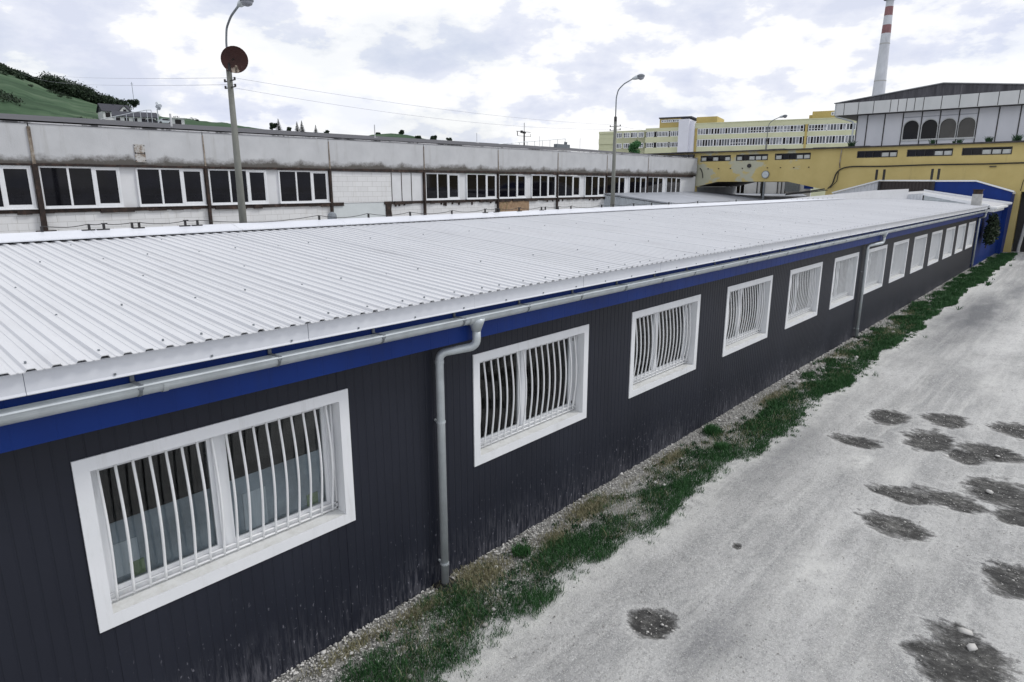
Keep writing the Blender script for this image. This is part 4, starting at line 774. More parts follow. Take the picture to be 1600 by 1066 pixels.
# cornice and roof deck
q = MB(); y_ = 36.0
while y_ > -14:
    w_ = .8+1.5*random.random(); q.box(XY-.22-.06*random.random(), XY+.5, max(y_-w_+.01, -14), y_, ZT+.002, ZT+.09+.05*random.random()); y_ -= w_
q.build('cornice', 'cornice', yb) if 'cornice' in M else q.build('cornice', 'gable', yb)
MB().box(XY+.5, XY+9, -14, 36, ZT, ZT+.06).build('roof', 'dark_roof', yb)
q = MB(); q.box(XY+9, XY+9.3, -14, 36, 4.9, SZ0); q.box(XY+9, XY+9.3, -14, 12, 0, 4.9); q.build('rear_wall', 'yellow', yb)
# slit windows with thin posts; pale panes have daylight from behind painted in
for a, b in slits:
    wn = bpy.data.objects.new('slit_window', None); COL.objects.link(wn); wn.parent = yb; wn.location = (0, (a+b)/2-5, SZ0)
    hw = (a-b)/2; hh = SZ1-SZ0; q = MB(); q.box(-.02, .06, -hw, -hw+.06, 0, hh); q.box(-.02, .06, hw-.06, hw, 0, hh); q.box(-.02, .06, -hw+.06, hw-.06, 0, .05); q.box(-.02, .06, -hw+.06, hw-.06, hh-.07, hh)
    for k in range(1, 5): q.box(-.01, .05, -hw+2*hw*k/5-.025, -hw+2*hw*k/5+.025, .05, hh-.07)
    q.build('frame', 'black', wn, local=True)
    for k in range(5):
        r_ = random.random(); light = (k < 3) if r_ > .25 else (k in (0, 4)); q = MB(); q.box(.08, .10, -hw+2*hw*k/5+.04, -hw+2*hw*(k+1)/5-.04, .06, hh-.16 if light else hh-.08); q.build('pane', 'pane_pale' if light and 'pane_pale' in M else ('glass_light' if light else 'glass_dark'), wn, local=True)
MB().box(XY+.5, XY+.55, -13.5, 35.5, SZ0-.1, ZT-.03).build('inner_wall', 'black', yb)
# dark broken strip to the left of the bridge
q = MB(); y_ = 28.8
while y_ > 23.9:
    w_ = .3+.4*random.random(); q.box(XY-.25-.2*random.random(), XY-.01, y_-w_, y_, 6.85+.15*random.random(), 7.32); y_ -= w_
q.build('broken_edge', 'gable', yb)
# round sign, vent hole, conduits
q = MB(); q.tube([(XY-.10, 17.0, 5.46), (XY-.02, 17.0, 5.46)], .33, 24); q.mat(1).tube([(XY-.115, 17.0, 5.46), (XY-.101, 17.0, 5.46)], .27, 20); q.build('round_plate', ['galv_dark', 'galv'], yb)
MB().tube([(XY-.16, 17.0, 2.5), (XY-.16, 17.0, 4.86)], .09, 8).build('bridge_prop', 'galv_dark', yb)
q = MB(); q.tube([(XY-.10, 18.5, 6.22), (XY-.003, 18.5, 6.22)], .17, 14); q.build('vent_hole', 'black', yb)
for yv in (22.3, 21.3, 20.2, 19.1, 16.9, 15.8, 14.7, 13.5): MB().box(XY-.05, XY-.003, yv-.05, yv+.05, 5.98, 6.05).build('anchor', 'rust', yb)
cab = [(XY-.06, -8, 6.12), (XY-.06, -2, 6.10), (XY-.06, 1.5, 6.04), (XY-.06, 5.0, 6.05), (XY-.06, 8, 5.99), (XY-.06, 10.2, 6.02), (XY-.07, 10.9, 5.92), (XY-.08, 11.3, 5.6), (XY-.08, 11.42, 5.1), (XY-.10, 11.5, 4.6), (XY-.2, 11.8, 4.3)]
MB().tube(bend(cab, .3, 4), .05, 6).build('wall_cable', 'rubber', yb)
MB().tube([(XY-.08, 11.15, 5.6), (XY-.09, 11.2, 4.9), (XY-.2, 11.6, 4.35)], .03, 6).build('wall_cable', 'rubber', yb)
MB().tube([(XY-.3, 12.0, 4.28), (XY-.35, 13.2, 4.08), (XY-.35, 15.0, 3.85)], .06, 6).build('service_pipe', 'black', yb); MB().tube([(XY-.5, 11.7, 4.20), (XY-.55, 13.2, 3.98), (XY-.55, 15.0, 3.78)], .04, 6).build('service_pipe', 'black', yb)
MB().tube([(XY-.05, 23.1, 6.1), (XY-.05, 22.95, 5.95), (XY-.05, 22.8, 5.6), (XY-.05, 22.75, 5.2)], .035, 6).build('wall_cable', 'rubber', yb)
MB().tube([(XY-.06, 11.1, 7.4), (XY-.06, 11.12, 6.9), (XY-.05, 11.15, 6.3), (XY-.06, 11.1, 5.9)], .035, 6).build('wall_cable', 'rust_pale', yb)
MB().box(XY-.10, XY-.004, .9, 1.3, 5.82, 5.88).build('wall_hook', 'black', yb)
MB().tube([(XY-.04, -.9, 5.4), (XY-.04, -.72, 4.8), (XY-.04, -.68, 4.2)], .02, 5).build('wall_cable', 'rubber', yb)
# doorway at the right
q = MB(); q.box(XY+.9, XY+.95, -5.2, -.72, 0, 4.15); q.build('door_recess', 'black', yb)
q = MB()
for k in range(7): q.box(XY+.6, XY+.66, -2.0-k*.3, -1.78-k*.3, .1, 3.9)
q.build('door_leaf', 'galv_dark', yb)
# posts and corrugated backdrop beneath the bridge
# ------------------------------------------------------------------ shed seen under the bridge
us = thing('courtyard_shed', 'white walled shed with windows seen under the yellow bridge', 'shed', (72, 22, 0))
q = MB(); q.box(72, 72.2, 17.8, 30, 0, 6.5); q.build('wall', 'pier', us)
for y_ in (26.6, 25.3): 
    w_ = bpy.data.objects.new('window', None); COL.objects.link(w_); w_.parent = us; w_.location = (-.05, y_-22, 3.6)
    q = MB(); q.box(-.02, .04, -.55, .45, 0, .06); q.box(-.02, .04, -.55, .45, 1.15, 1.22); q.box(-.02, .04, -.55, -.48, .06, 1.15); q.box(-.02, .04, .38, .45, .06, 1.15); q.box(-.02, .04, -.08, 0, .06, 1.15); q.build('frame', 'white_trim', w_, local=True)
    MB().box(.0, .02, -.48, .38, .06, 1.15).build('pane', 'glass_dark', w_, local=True)
for y_ in (23.4, 23.0, 22.6, 21.2, 20.8, 20.4): MB().box(71.9, 71.99, y_-.04, y_+.04, 3.0, 5.2).build('dark_slat', 'black', us)
MB().box(71.6, 71.9, 18.9, 20.3, 3.95, 4.95).build('louvre_box', 'galv_dark', us); MB().box(71.7, 71.9, 17.5, 18.4, 4.2, 4.7).build('blue_board', 'blue', us)
q = MB(); q.face([(58.2, 22.6, 3.36), (58.2, 13.0, 3.36), (71.9, 18.5, 3.7), (71.9, 27.5, 3.7)]); q.build('porch_roof', 'annex_roof', us)
# ------------------------------------------------------------------ UPPER WHITE BUILDING with arches
XU = 60.0; ub = thing('arched_pavilion', 'white panelled upper storey with four arched windows and dark gable above the yellow building', 'building', (XU, 5, ZT))
xw, xb = XU, XU-.9; YL, YR, YM = 12.35, -2.3, 5.1
g_ = [10.9, 10.15, 8.9, 7.62, 6.35, 5.15, 3.95, 2.78, 1.55, .3, -.9, -2.1, -2.3]
for i in range(len(g_)-1):
    a, b = g_[i]-.035, g_[i+1]+.035
    if i in (3, 4, 5, 6) : continue
    MB().box(xw, xw+.2, b, a, ZT+.02, 10.05).build('wall_panel', 'panel', ub)
MB().box(xw+.02, xw+9, YR, 10.9, ZT, 10.05).build('core', 'black', ub) if False else None
q = MB(); q.box(xw+.06, xw+.15, YR, 10.9, ZT+.01, 10.1); q.build('wall_core', 'black', ub) if False else None
for i in range(3, 7):
    a, b = g_[i]-.035, g_[i+1]+.035; yc = (a+b)/2; r_ = .52; zs = 8.05; za = 8.93
    q = MB(); k = 14; archp = [(yc+r_*math.cos(math.pi*j/k), za+r_*math.sin(math.pi*j/k)) for j in range(k+1)]   # from +y to -y
    q.box(xw, xw+.2, b, a, ZT+.02, zs); q.box(xw, xw+.2, yc+r_, a, zs, za); q.box(xw, xw+.2, b, yc-r_, zs, za)
    q.prism([(a, za), (a, 10.05), (b, 10.05), (b, za)][0:1]+[(a, 10.05), (b, 10.05), (b, za)]+archp[::-1], 'x', xw, xw+.2); q.build('wall_panel', 'panel', ub)
    aw = bpy.data.objects.new('arched_window', None); COL.objects.link(aw); aw.parent = ub; aw.location = (0, yc-5, zs-ZT)
    q = MB(); k = 16; o_ = []; i_ = []
    for j in range(k+1): t_ = math.pi*j/k; o_.append((math.cos(t_)*(r_+.07), math.sin(t_)*(r_+.07)+za-zs)); i_.append((math.cos(t_)*(r_-.005), math.sin(t_)*(r_-.005)+za-zs))
    o_ = [(r_+.07, -.05)]+o_+[(-r_-.07, -.05)]; i_ = [(r_-.005, .0)]+i_+[(-r_+.005, .0)]
    for j in range(len(o_)-1): q.face([(-.04, *o_[j]), (-.04, *o_[j+1]), (-.04, *i_[j+1]), (-.04, *i_[j])]); q.face([(-.04, *i_[j]), (-.04, *i_[j+1]), (.1, *i_[j+1]), (.1, *i_[j])]); q.face([(-.04, *o_[j]), (0, *o_[j]), (0, *o_[j+1]), (-.04, *o_[j+1])])
    q.box(-.05, .1, -r_-.07, r_+.07, -.12, -.0); q.build('arch_frame', 'panel_band', aw, local=True)
    q = MB(); q.face([(.09, p_[0], p_[1]) for p_ in i_][::-1]); q.build('pane', 'glass_dark' if i < 5 else 'glass_brown', aw, local=True) if 'glass_brown' in M else q.build('pane', 'glass_dark', aw, local=True)
    MB().box(xw-.03, xw-.002, b+.02, a-.02, 9.66, 9.72).build('head_trim', 'annex_roof', ub)
for y_ in g_[:-1]: MB().box(xw-.04, xw+.1, y_-.033, y_+.033, ZT+.02, 10.06).build('joint_strip', 'black', ub)
q = MB(); q.face([(xw+.02, 10.9, ZT), (xw+9, 10.9, ZT), (xw+9, 10.9, 10.05), (xw+.02, 10.9, 10.05)]); q.face([(xw+.2, 10.8, ZT), (xw+.2, 10.8, 10.05), (xw+.2, YR, 10.05), (xw+.2, YR, ZT)]) ; q.build('side_wall', 'panel', ub)
# band
h_ = [YL, 11.75, 10.9-.2, 9.6, 8.42, 7.9, 7.33, 6.78, 6.2, 5.05, 3.92, 2.8, 1.62, .45, -.7, -1.9, YR]
for i in range(len(h_)-1): MB().box(xb, xb+.1, h_[i+1]+.025, h_[i]-.025, 10.08, 11.0).build('band_panel', 'panel_band', ub)
q = MB(); q.box(xb+.03, xb+.09, YR, YL, 10.1, 10.98); q.face([(xb, YL, 10.08), (xw+9, YL, 10.08), (xw+9, YR, 10.08), (xb, YR, 10.08)]); q.build('band_backing', 'black', ub)
MB().box(xb, xw+9, YL-.02, YL+.02, 10.08, 11.0).build('band_side', 'panel_band', ub)
pitch_ = .113; zr_ = 11.03+pitch_*(YL-YM)
q = MB(); q.prism([(YL, 11.0), (YM, zr_), (YR, 11.03), (YR, 11.0)], 'x', xb+.02, xb+.12); q.build('gable', 'gable', ub)
q = MB(); q.prism([(YL+.2, 11.01), (YM, zr_+.03), (YR-.2, 11.03), (YR-.2, 11.09), (YM, zr_+.09), (YL+.2, 11.07)], 'x', xb-.06, xw+9); q.build('roof', 'verge_grey', ub) if 'verge_grey' in M else q.build('roof', 'annex_roof', ub)
MB().tube(bend([(xb+.2, YL+.1, 10.98), (xb+.2, YL+.1, 10.05), (xb+.5, 11.05, 9.55), (xb+.5, 11.05, ZT)], .2, 4), .07, 8).build('downpipe', 'galv', ub)
def fern(px, py, s_, lb):
    p_ = onX(px, py, XY+.15); k = 90; a = rng.random(k)*6.28; q_ = rng.random(k)*s_*.5
    V, F, sh2 = blades(np.stack([q_*np.cos(a), q_*np.sin(a), np.zeros(k)], 1), s_*(.5+.6*rng.random(k)), np.full(k, s_*.05), rng.random(k)*.8)
    o = mesh_np('roof_weed', V, F, 'leaf_mid' if 'leaf_mid' in M else 'grass', {'shade': sh2}); o.location = (XY+.15, p_[1], ZT+.10); tag(o, lb, 'weed', 'weeds growing on the cornice')
fern(1330, 233, .5, 'dark weed clump on the cornice at the left corner of the arched storey'); fern(1456, 228, .38, 'weed on the cornice below the second arched window'); fern(1490, 226, .2, 'smallest weed on the cornice below the third arched window')
fern(1499, 225, .32, 'thin weed on the cornice below the gap between the third and fourth arched windows'); fern(1545, 222, .42, 'wide weed clump on the cornice right of the four arched windows'); fern(1589, 220, .5, 'tallest weed on the cornice at the right edge of the photo')
# leaning plank
p_ = onX(1590, 397, 56.9); q = MB(); q.tube([(56.9, p_[1], 0), (56.95, p_[1]+.02, .35), (57.2, p_[1]-.12, 2.1)], [.11, .10, .09], 6)
tag(q.build('leaning_post', 'flue', None, origin=(56.9, p_[1], 0)), 'pale concrete post leaning against the yellow building beside its dark doorway', 'post')
# ------------------------------------------------------------------ CHIMNEY STACK
D0 = 215.0; c0 = onD(1373, 155, D0); t0 = onD(1390, 3, D0); ct = t0[2]; cx_, cyy = onD(1381, 80, D0)[:2]
st = thing('smokestack', 'tall tapering concrete factory chimney with two faded red bands', 'chimney', (cx_, cyy, 0))
zc = lambda py: CAM[2]+(284-py)/FPX*D0*1.0
zA = onD(1381, 150, D0)[2]; zB = onD(1390, 5, D0)[2]; rr = lambda z_: 1.95-(z_-zA)*(1.95-1.12)/(zB-zA)
def ringz(py): return onD(1385, py, D0)[2]
zz_ = [0, ringz(54.0), ringz(41.5), ringz(28.0), ringz(14.8), ringz(4.5)]
for i, (a, b) in enumerate(zip(zz_[:-1], zz_[1:])):
    q = MB(); q.tube([(cx_, cyy, a), (cx_, cyy, b)], [rr(a), rr(b)], 28, caps=(i == 4)); q.build('shaft' if i == 0 else ('red_band' if i in (1, 3) else 'white_band'), 'red_band' if i in (1, 3) else 'concrete_white', st, smooth=False)
q = MB(); z_ = zz_[-1]; q.tube([(cx_, cyy, z_-.2), (cx_, cyy, z_), (cx_, cyy, z_+.9)], [1.2, 1.9, 1.9], 24); q.build('gallery', 'gable', st)
for z_ in (ringz(126), ringz(70)): q = MB(); q.tube([(cx_, cyy, z_), (cx_, cyy, z_+.3)], rr(z_)+.05, 28); q.build('ring', 'flue', st)
# ------------------------------------------------------------------ OFFICE BLOCK far behind
A_ = onD(1130, 192, 132.0); B_ = onD(1311, 184, 122.5); A_[2] = B_[2] = 0; ux = (B_-A_)/np.linalg.norm(B_-A_); nrm = np.array([-ux[1], ux[0], 0]); 
if nrm@(CAM-A_) < 0: nrm = -nrm
ob = thing('office_building', 'long pale green office block with white window bands far behind the yellow building', 'building', tuple(A_)); ob.rotation_euler = (0, 0, math.atan2(ux[1], ux[0]))
# local frame: x along ux, y = -nrm side?  find sign
ysg = 1 if np.allclose(np.array([-ux[1], ux[0], 0]), -nrm) else -1   # local +y points away from the camera when ysg=1
def U(px, py=200): r_ = ray(px, py); dn = r_@nrm; t_ = ((A_-CAM)@nrm)/dn; p_ = CAM+r_*t_; return float((p_-A_)@ux), float(p_[2])
def obox(m_, a, b, y0, y1, z0_, z1_): m_.box(a, b, min(ysg*y0, ysg*y1), max(ysg*y0, ysg*y1), z0_, z1_)
u0 = U(1086)[0]; u1 = U(1360)[0]; zr1 = U(1220, 188.5)[1]; uL0 = U(960)[0]; uL1 = U(1009)[0]; uT0, uT1 = U(1063)[0], U(1086)[0]
s1a, s1b = U(1192, 197.3)[1], U(1192, 207.8)[1]; s2a, s2b = U(1192, 215)[1], U(1192, 227)[1]
q = MB(); obox(q, u0, u1, .15, 14, 0, zr1-.02); q.build('core', 'glass_dark', ob, local=True)
def bands(a, b, ztop, strips):
    q = MB(); zc_ = ztop
    for (za, zb_) in strips: obox(q, a, b, 0, .14, za, zc_); zc_ = zb_
    obox(q, a, b, 0, .14, 0, zc_); return q
bands(u0, u1, zr1, [(s1a, s1b), (s2a, s2b)]).build('wall', 'office', ob, local=True)
q = MB(); obox(q, u0, u1, -.1, 14, zr1, zr1+.15); q.build('roof', 'office', ob, local=True)
def ribbon(a, b, zb_, zt_, npan, dark):
    w = bpy.data.objects.new('ribbon_window', None); COL.objects.link(w); w.parent = ob; w.location = ((a+b)/2, ysg*.04, zb_); hw = (b-a)/2; h2 = zt_-zb_
    q = MB(); fw = .10
    def lb(x0, x1, z0_, z1_, y0=0, y1=.10): q.box(x0, x1, min(ysg*y0, ysg*y1), max(ysg*y0, ysg*y1), z0_, z1_)
    lb(-hw, hw, 0, .12); lb(-hw, hw, h2-.12, h2); pw = 2*hw/npan
    for k in range(npan+1): lb(-hw+k*pw-fw*.6, -hw+k*pw+fw*.6, .12, h2-.12)
    lb(-hw, hw, h2*.36, h2*.42) if random.random() < .3 else None
    q.build('frame', 'white_trim', w, local=True)
    q = MB()
    for k in range(npan):
        r_ = random.random(); q.mat(0 if r_ < dark*.45 else (1 if r_ < dark else 2)); lb(-hw+k*pw+fw*.5, -hw+(k+1)*pw-fw*.5, .12, h2-.12, .05, .06)
    q.build('panes', ['glass_dark', 'glass_mid', 'glass_light'], w, local=True)
edges = [U(v)[0] for v in (1090, 1116, 1142, 1168, 1195, 1224, 1256)]; e2 = [U(v)[0] for v in (1263, 1292, 1322, 1352)]
for E_ in (edges, e2):
    for a, b in zip(E_[:-1], E_[1:]): ribbon(a+.05, b-.05, s1b, s1a, 6, .6); ribbon(a+.05, b-.05, s2b, s2a, 6, .8)
for px_ in (1088, 1260):
    q = MB(); a = U(px_-1.8)[0]; b = U(px_+1.8)[0]; obox(q, a, b, -.06, .05, 0, s1a+.05); q.build('pilaster', 'office_yellow', ob, local=True)
# lower left wing, stair glazing, white tower, penthouses
wl2 = U(1045, 199.5)[1]; t1a, t1b, t2a, t2b = U(1016, 206)[1], U(1016, 214.5)[1], U(1016, 223)[1], U(1016, 231)[1]
q = bands(uL1, U(1063)[0], wl2, [(t1a, t1b), (t2a, t2b)]); q.build('wing_wall', 'office', ob, local=True); q = MB(); obox(q, uL1+.05, U(1063)[0], .16, 12, 0, wl2-.05); q.build('wing_core', 'glass_dark', ob, local=True)
wl3 = U(985, 203.5)[1]; q = MB(); obox(q, uL0-4, uL1-.02, 1.2, 1.34, t1a, wl3); obox(q, uL0-4, uL1-.02, 1.2, 1.34, t2a, t1b); obox(q, uL0-4, uL1-.02, 1.2, 1.34, 0, t2b); obox(q, uL0-4, uL1-.02, 1.4, 12, 0, wl3-.05); q.build('end_wing', 'office', ob, local=True)
for a_, b_ in ((1011, 1022), (1027, 1036), (1036, 1045), (1048, 1061)):
    a, b = U(a_)[0], U(b_)[0]; ribbon(a, b, t1b, t1a, 4, .5); ribbon(a, b, t2b, t2a, 4, .7)
for a_, b_ in ((964, 972), (975, 984), (986, 996), (998, 1006)):
    a, b = U(a_)[0], U(b_)[0]; ribbon(a, b, t1b, t1a, 3, .5); ribbon(a, b, t2b, t2a, 3, .6)
tt = U(1074, 187)[1]; q = MB(); obox(q, uT0, U(1079)[0], -1.6, 3, 0, tt); q.build('stair_tower', 'office_white', ob, local=True)
q = MB(); obox(q, U(1079)[0], uT1, -.8, 3, 0, tt-.4); q.build('tower_side', 'office_white', ob, local=True)
pz = U(1050, 185.0)[1]; q = MB(); obox(q, U(1030)[0], U(1063)[0], 0.16, 9, wl2, pz); obox(q, U(1086)[0], U(1118)[0], 1.0, 9, zr1+.16, pz+.1); q.build('penthouse', 'office_yellow', ob, local=True)
q = MB(); obox(q, U(1029)[0], U(1080)[0], -.15, 9, pz, pz+.25); q.build('penthouse_roof', 'slate_roof', ob, local=True) if 'slate_roof' in M else q.build('penthouse_roof', 'slate', ob, local=True)
for a_, b_ in ((1033, 1041), (1041.5, 1050), (1050.5, 1060)): ribbon(U(a_)[0], U(b_)[0], U(1045, 191.5)[1], U(1045, 187)[1], 3, .6)
q = MB(); pz2 = U(1285, 172)[1]; obox(q, U(1266)[0], U(1345)[0], 2.0, 9, zr1+.16, pz2); obox(q, U(1261)[0], U(1266)[0], 2.5, 8, zr1+.16, pz2-.6); q.build('penthouse', 'office_yellow', ob, local=True)
ribbon(U(1296)[0], U(1311)[0], U(1300, 179)[1], U(1300, 173.5)[1], 4, .5)
for o in ob.children:
    if o.name.startswith('ribbon') and abs(o.location.z-U(1300, 179)[1]) < .05: o.location.y = ysg*1.93
# ------------------------------------------------------------------ LAMP POSTS
def lamp(x, y, lb, dz=0.0, sc=1.0, dirv=(0, -1)):
    t = thing('street_lamp', lb, 'street lamp', (x, y, 0), 'tall yard lamps'); d = np.array([dirv[0], dirv[1], 0.0])
    q = MB(); q.tube([(0, 0, 0), (0, 0, 7.72)], [.142, .075], 14); q.build('pole', 'pole', t, local=True, smooth=True)
    q = MB(); q.tube([(0, 0, 7.55), (0, 0, 7.95)], .075, 10); q.build('pole_cap', 'black', t, local=True, smooth=True)
    pts = [np.array([0, 0, 7.7]), np.array([0, 0, 8.85+dz]), np.array([0, 0, 9.22+dz])+d*.10, np.array([0, 0, 9.47+dz])+d*.42, np.array([0, 0, 9.66+dz])+d*.92]
    q = MB(); q.tube(bend(pts, .12, 4), [.030]*len(bend(pts, .12, 4)), 8); q.build('arm', 'galv_dark', t, local=True, smooth=True)
    c_ = np.array([0, 0, 9.66+dz])+d*.9; u_ = (d+np.array([0, 0, .16])); u_ /= np.linalg.norm(u_)
    q = MB(); q.tube([c_, c_+u_*.12, c_+u_*.30, c_+u_*.46], [.045, .085, .105, .08], 10); h = q.build('head', 'galv', t, local=True, smooth=True)
    q = MB(); c2 = c_+u_*.48; q.tube([c2+np.array([0, 0, .09]), c2+np.array([0, 0, .04]), c2-np.array([0, 0, .05])], [.10, .185, .175], 14); q.build('shade', 'galv_dark', t, local=True, smooth=False)
    q = MB(); q.tube([c2-np.array([0, 0, .045]), c2-np.array([0, 0, .13]), c2-np.array([0, 0, .17])], [.165, .13, .05], 14); q.build('bowl', 'glass_light', t, local=True, smooth=True); return t
lamp(9.35, 14.0, 'nearest tall yard lamp, carrying the rusty round dish', -.36); lamp(29.3, 14.0, 'tall yard lamp in the middle, in front of the green office block'); far_lamp = lamp(onX(1196, 232, 66)[0], onX(1197, 232, 66)[1], 'small far yard lamp rising behind the yellow bridge')
far_lamp.scale = (1.13, 1.13, 1.13)
# crossarms with insulators on the first two lamps
for xx, nm in ((9.35, ''), (29.3, '')):
    par = [k for k in COL.objects if k.name.startswith('street_lamp') and abs(k.location.x-xx) < .1][0]
    for z_ in (7.30, 7.48):
        q = MB(); q.box(-.02, .02, -.32, .32, z_-.012, z_+.012)
        for s_ in (-.30, .30): q.tube([(0, s_, z_), (0, s_, z_+.07)], .028, 6)
        q.build('crossarm', 'black', par, local=True)
# rusty dish
dc = np.array([9.44, 13.78, 8.03]); fn = (CAM+np.array([1.5, -2, -3])-dc); fn[2] -= 2.0; fn /= np.linalg.norm(fn); a1 = np.cross(fn, [0, 0, 1]); a1 /= np.linalg.norm(a1); a2 = np.cross(a1, fn)
dt = thing('satellite_dish', 'rusty brown round satellite dish fixed to the nearest yard lamp', 'dish', tuple(dc)); q = MB(); RR = .355; rings = 7; sg = 28
v = [tuple(-fn*.10)]; 
for i in range(1, rings+1):
    r_ = RR*i/rings
    for k in range(sg): t_ = 2*math.pi*k/sg; v.append(tuple(a1*r_*math.cos(t_)+a2*r_*math.sin(t_)-fn*.10*(1-(r_/RR)**2)))
f = [(0, 1+k, 1+(k+1) % sg) for k in range(sg)]+[(1+(i-1)*sg+k, 1+i*sg+k, 1+i*sg+(k+1) % sg, 1+(i-1)*sg+(k+1) % sg) for i in range(1, rings) for k in range(sg)]
q.raw(v, f); q.tube([tuple(a1*RR*math.cos(2*math.pi*k/sg)+a2*RR*math.sin(2*math.pi*k/sg)) for k in range(sg+1)], .010, 5); q.build('reflector', 'dish', dt, local=True, smooth=True)
q = MB(); q.tube([-a2*RR, -a2*.20+fn*.30], .012, 6); q.tube([-a2*.24+fn*.26, -a2*.10+fn*.32], .03, 8); q.build('feed_arm', 'rust_pale', dt, local=True)
q = MB(); q.tube([-fn*.1, tuple(np.array([9.35, 14.0, 8.0])-dc)], .03, 6); q.tube([tuple(np.array([9.35, 14.0, 7.6])-dc), tuple(np.array([9.35, 14.0, 8.2])-dc)], .05, 8); q.build('mount', 'rust', dt, local=True)
# power lines
def wire(a, b, sag, lb, r_=.012):
    r_ = r_*.62; a, b = np.array(a, float), np.array(b, float); pts = [a+(b-a)*t-np.array([0, 0, sag*4*t*(1-t)]) for t in np.linspace(0, 1, 25)]
    q = MB(); q.tube(pts, r_, 5, caps=False); tag(q.build('power_line', 'wire', None, origin=tuple(a)), lb, 'cable', 'overhead wires between the yard lamps and beyond')
wire((9.35, 13.7, 7.53), onD(20, 103, 150), .8, 'upper overhead wire running left from the nearest yard lamp', .010); wire((9.35, 13.7, 7.35), onD(30, 112, 150), .9, 'lower overhead wire running left from the nearest yard lamp', .010)
wire((9.35, 13.7, 7.53), (29.3, 13.7, 7.53), .22, 'front upper overhead wire between the two nearer yard lamps', .008); wire((9.35, 14.3, 7.36), (29.3, 14.3, 7.36), .32, 'rear lower overhead wire between the two nearer yard lamps', .008)
wire((29.3, 14.0, 7.53), onD(1085, 200, 130), .6, 'overhead wire from the middle yard lamp to the green office block', .010)
# ------------------------------------------------------------------ HILLS
def hdir(px): r_ = ray(px, 284); h_ = np.array([r_[0], r_[1]]); d_ = np.linalg.norm(h_); return h_/d_
CR = [(-500, 20), (-250, 45), (-100, 75), (0, 99), (30, 108), (60, 122), (100, 139), (130, 149), (190, 168), (240, 179), (300, 185), (360, 192), (420, 201), (470, 207), (520, 216), (560, 228), (620, 250), (700, 284), (800, 300)]
cpx = np.array([c[0] for c in CR], float); cpy = np.array([c[1] for c in CR], float)
def crest(px): return float(np.interp(px, cpx, cpy))
RC = 500.0
def elev(px, py): r_ = ray(px, py); return r_[2]/math.hypot(r_[0], r_[1])
def hill_z(px, r_):
    zc_ = CAM[2]+elev(px, crest(px))*RC
    pr_ = [(90, 0), (215, .36*zc_), (340, .64*zc_), (430, .86*zc_), (500, zc_), (700, zc_*.95), (1200, zc_*.5)]
    return float(np.interp(r_, [p[0] for p in pr_], [p[1] for p in pr_]))
V = []; pxs = np.arange(-500, 801, 8.0); rs = np.concatenate([np.arange(90, 520, 12.0), [560, 700, 900, 1200]])
for a in pxs:
    h_ = hdir(a)
    for r_ in rs:
        z_ = hill_z(a, r_); z_ += (fbm(np.array([a*.05]), np.array([r_*.02]), 61)[0]-.5)*2.2*min(1, z_/20); V.append((CAM[0]+h_[0]*r_, CAM[1]+h_[1]*r_, z_-.5))
V = np.array(V); n1_, n2__ = len(pxs), len(rs); I = (np.arange(n1_-1)[:, None]*n2__+np.arange(n2__-1)[None]).ravel(); F = np.stack([I, I+1, I+n2__+1, I+n2__], 1)
tag(mesh_np('hill', V, F, 'meadow', n=4, smooth=True), kind='structure')
CR2 = [(500, 284), (540, 240), (565, 216), (585, 210.5), (615, 208.5), (640, 211), (665, 217), (700, 224), (760, 236), (820, 284)]
V = []; pxs = np.arange(500, 821, 6.0); rs = np.array([700, 800, 900, 1000, 1300.0])
for a in pxs:
    h_ = hdir(a); zc_ = CAM[2]+elev(a, np.interp(a, [c[0] for c in CR2], [c[1] for c in CR2]))*1000
    for r_, k in zip(rs, (0.0, .55, .8, 1.0, .6)): V.append((CAM[0]+h_[0]*r_, CAM[1]+h_[1]*r_, zc_*k))
V = np.array(V); n1_, n2__ = len(pxs), len(rs); I = (np.arange(n1_-1)[:, None]*n2__+np.arange(n2__-1)[None]).ravel(); F = np.stack([I, I+1, I+n2__+1, I+n2__], 1)
tag(mesh_np('far_hill', V, F, 'meadow', n=4, smooth=True), kind='structure')
def at_hill(px, r_): h_ = hdir(px); return np.array([CAM[0]+h_[0]*r_, CAM[1]+h_[1]*r_, hill_z(px, r_)-.5])
# wood along the crest
Vs = []; k = 0
for a in np.arange(-120, 212, 2.2):
    top = {0: 6.5}.get(0)
    hgt = 3.4 + 3.8*fbm(np.array([a*.07]), np.array([1.0]), 71)[0]*1.4
    if 95 < a < 165: hgt += 3.5
    if 60 < a < 95: hgt *= .62
    if a < 60: hgt *= .55
    rows = 3 if a > 60 else 5
    for rr_ in range(rows):
        r_ = 490-rr_*14 - 6*random.random() if a > 60 else 495-rr_*26-10*random.random()
        if a < 60 and random.random() < .25*rr_: continue
        b = at_hill(a+1.5*random.random(), r_); h_ = hgt*(.7+.5*random.random()); k += 1
        Vs.append(leafcloud('', (b[0], b[1], b[2]+h_*.40), (h_*.50, h_*.50, h_*.46), 230, .50, 'leaf', seed=100+k))
V = np.concatenate([v[0] for v in Vs]); F = np.concatenate([v[1]+i*len(Vs[0][0]) for i, v in enumerate(Vs)])
tag(mesh_np('hillside_wood', V, F, 'leaf_far', {'shade': np.concatenate([v[2] for v in Vs])}, n=4), 'dark wood running along the crest of the green hill', 'wood', kind='stuff')
Vs = []
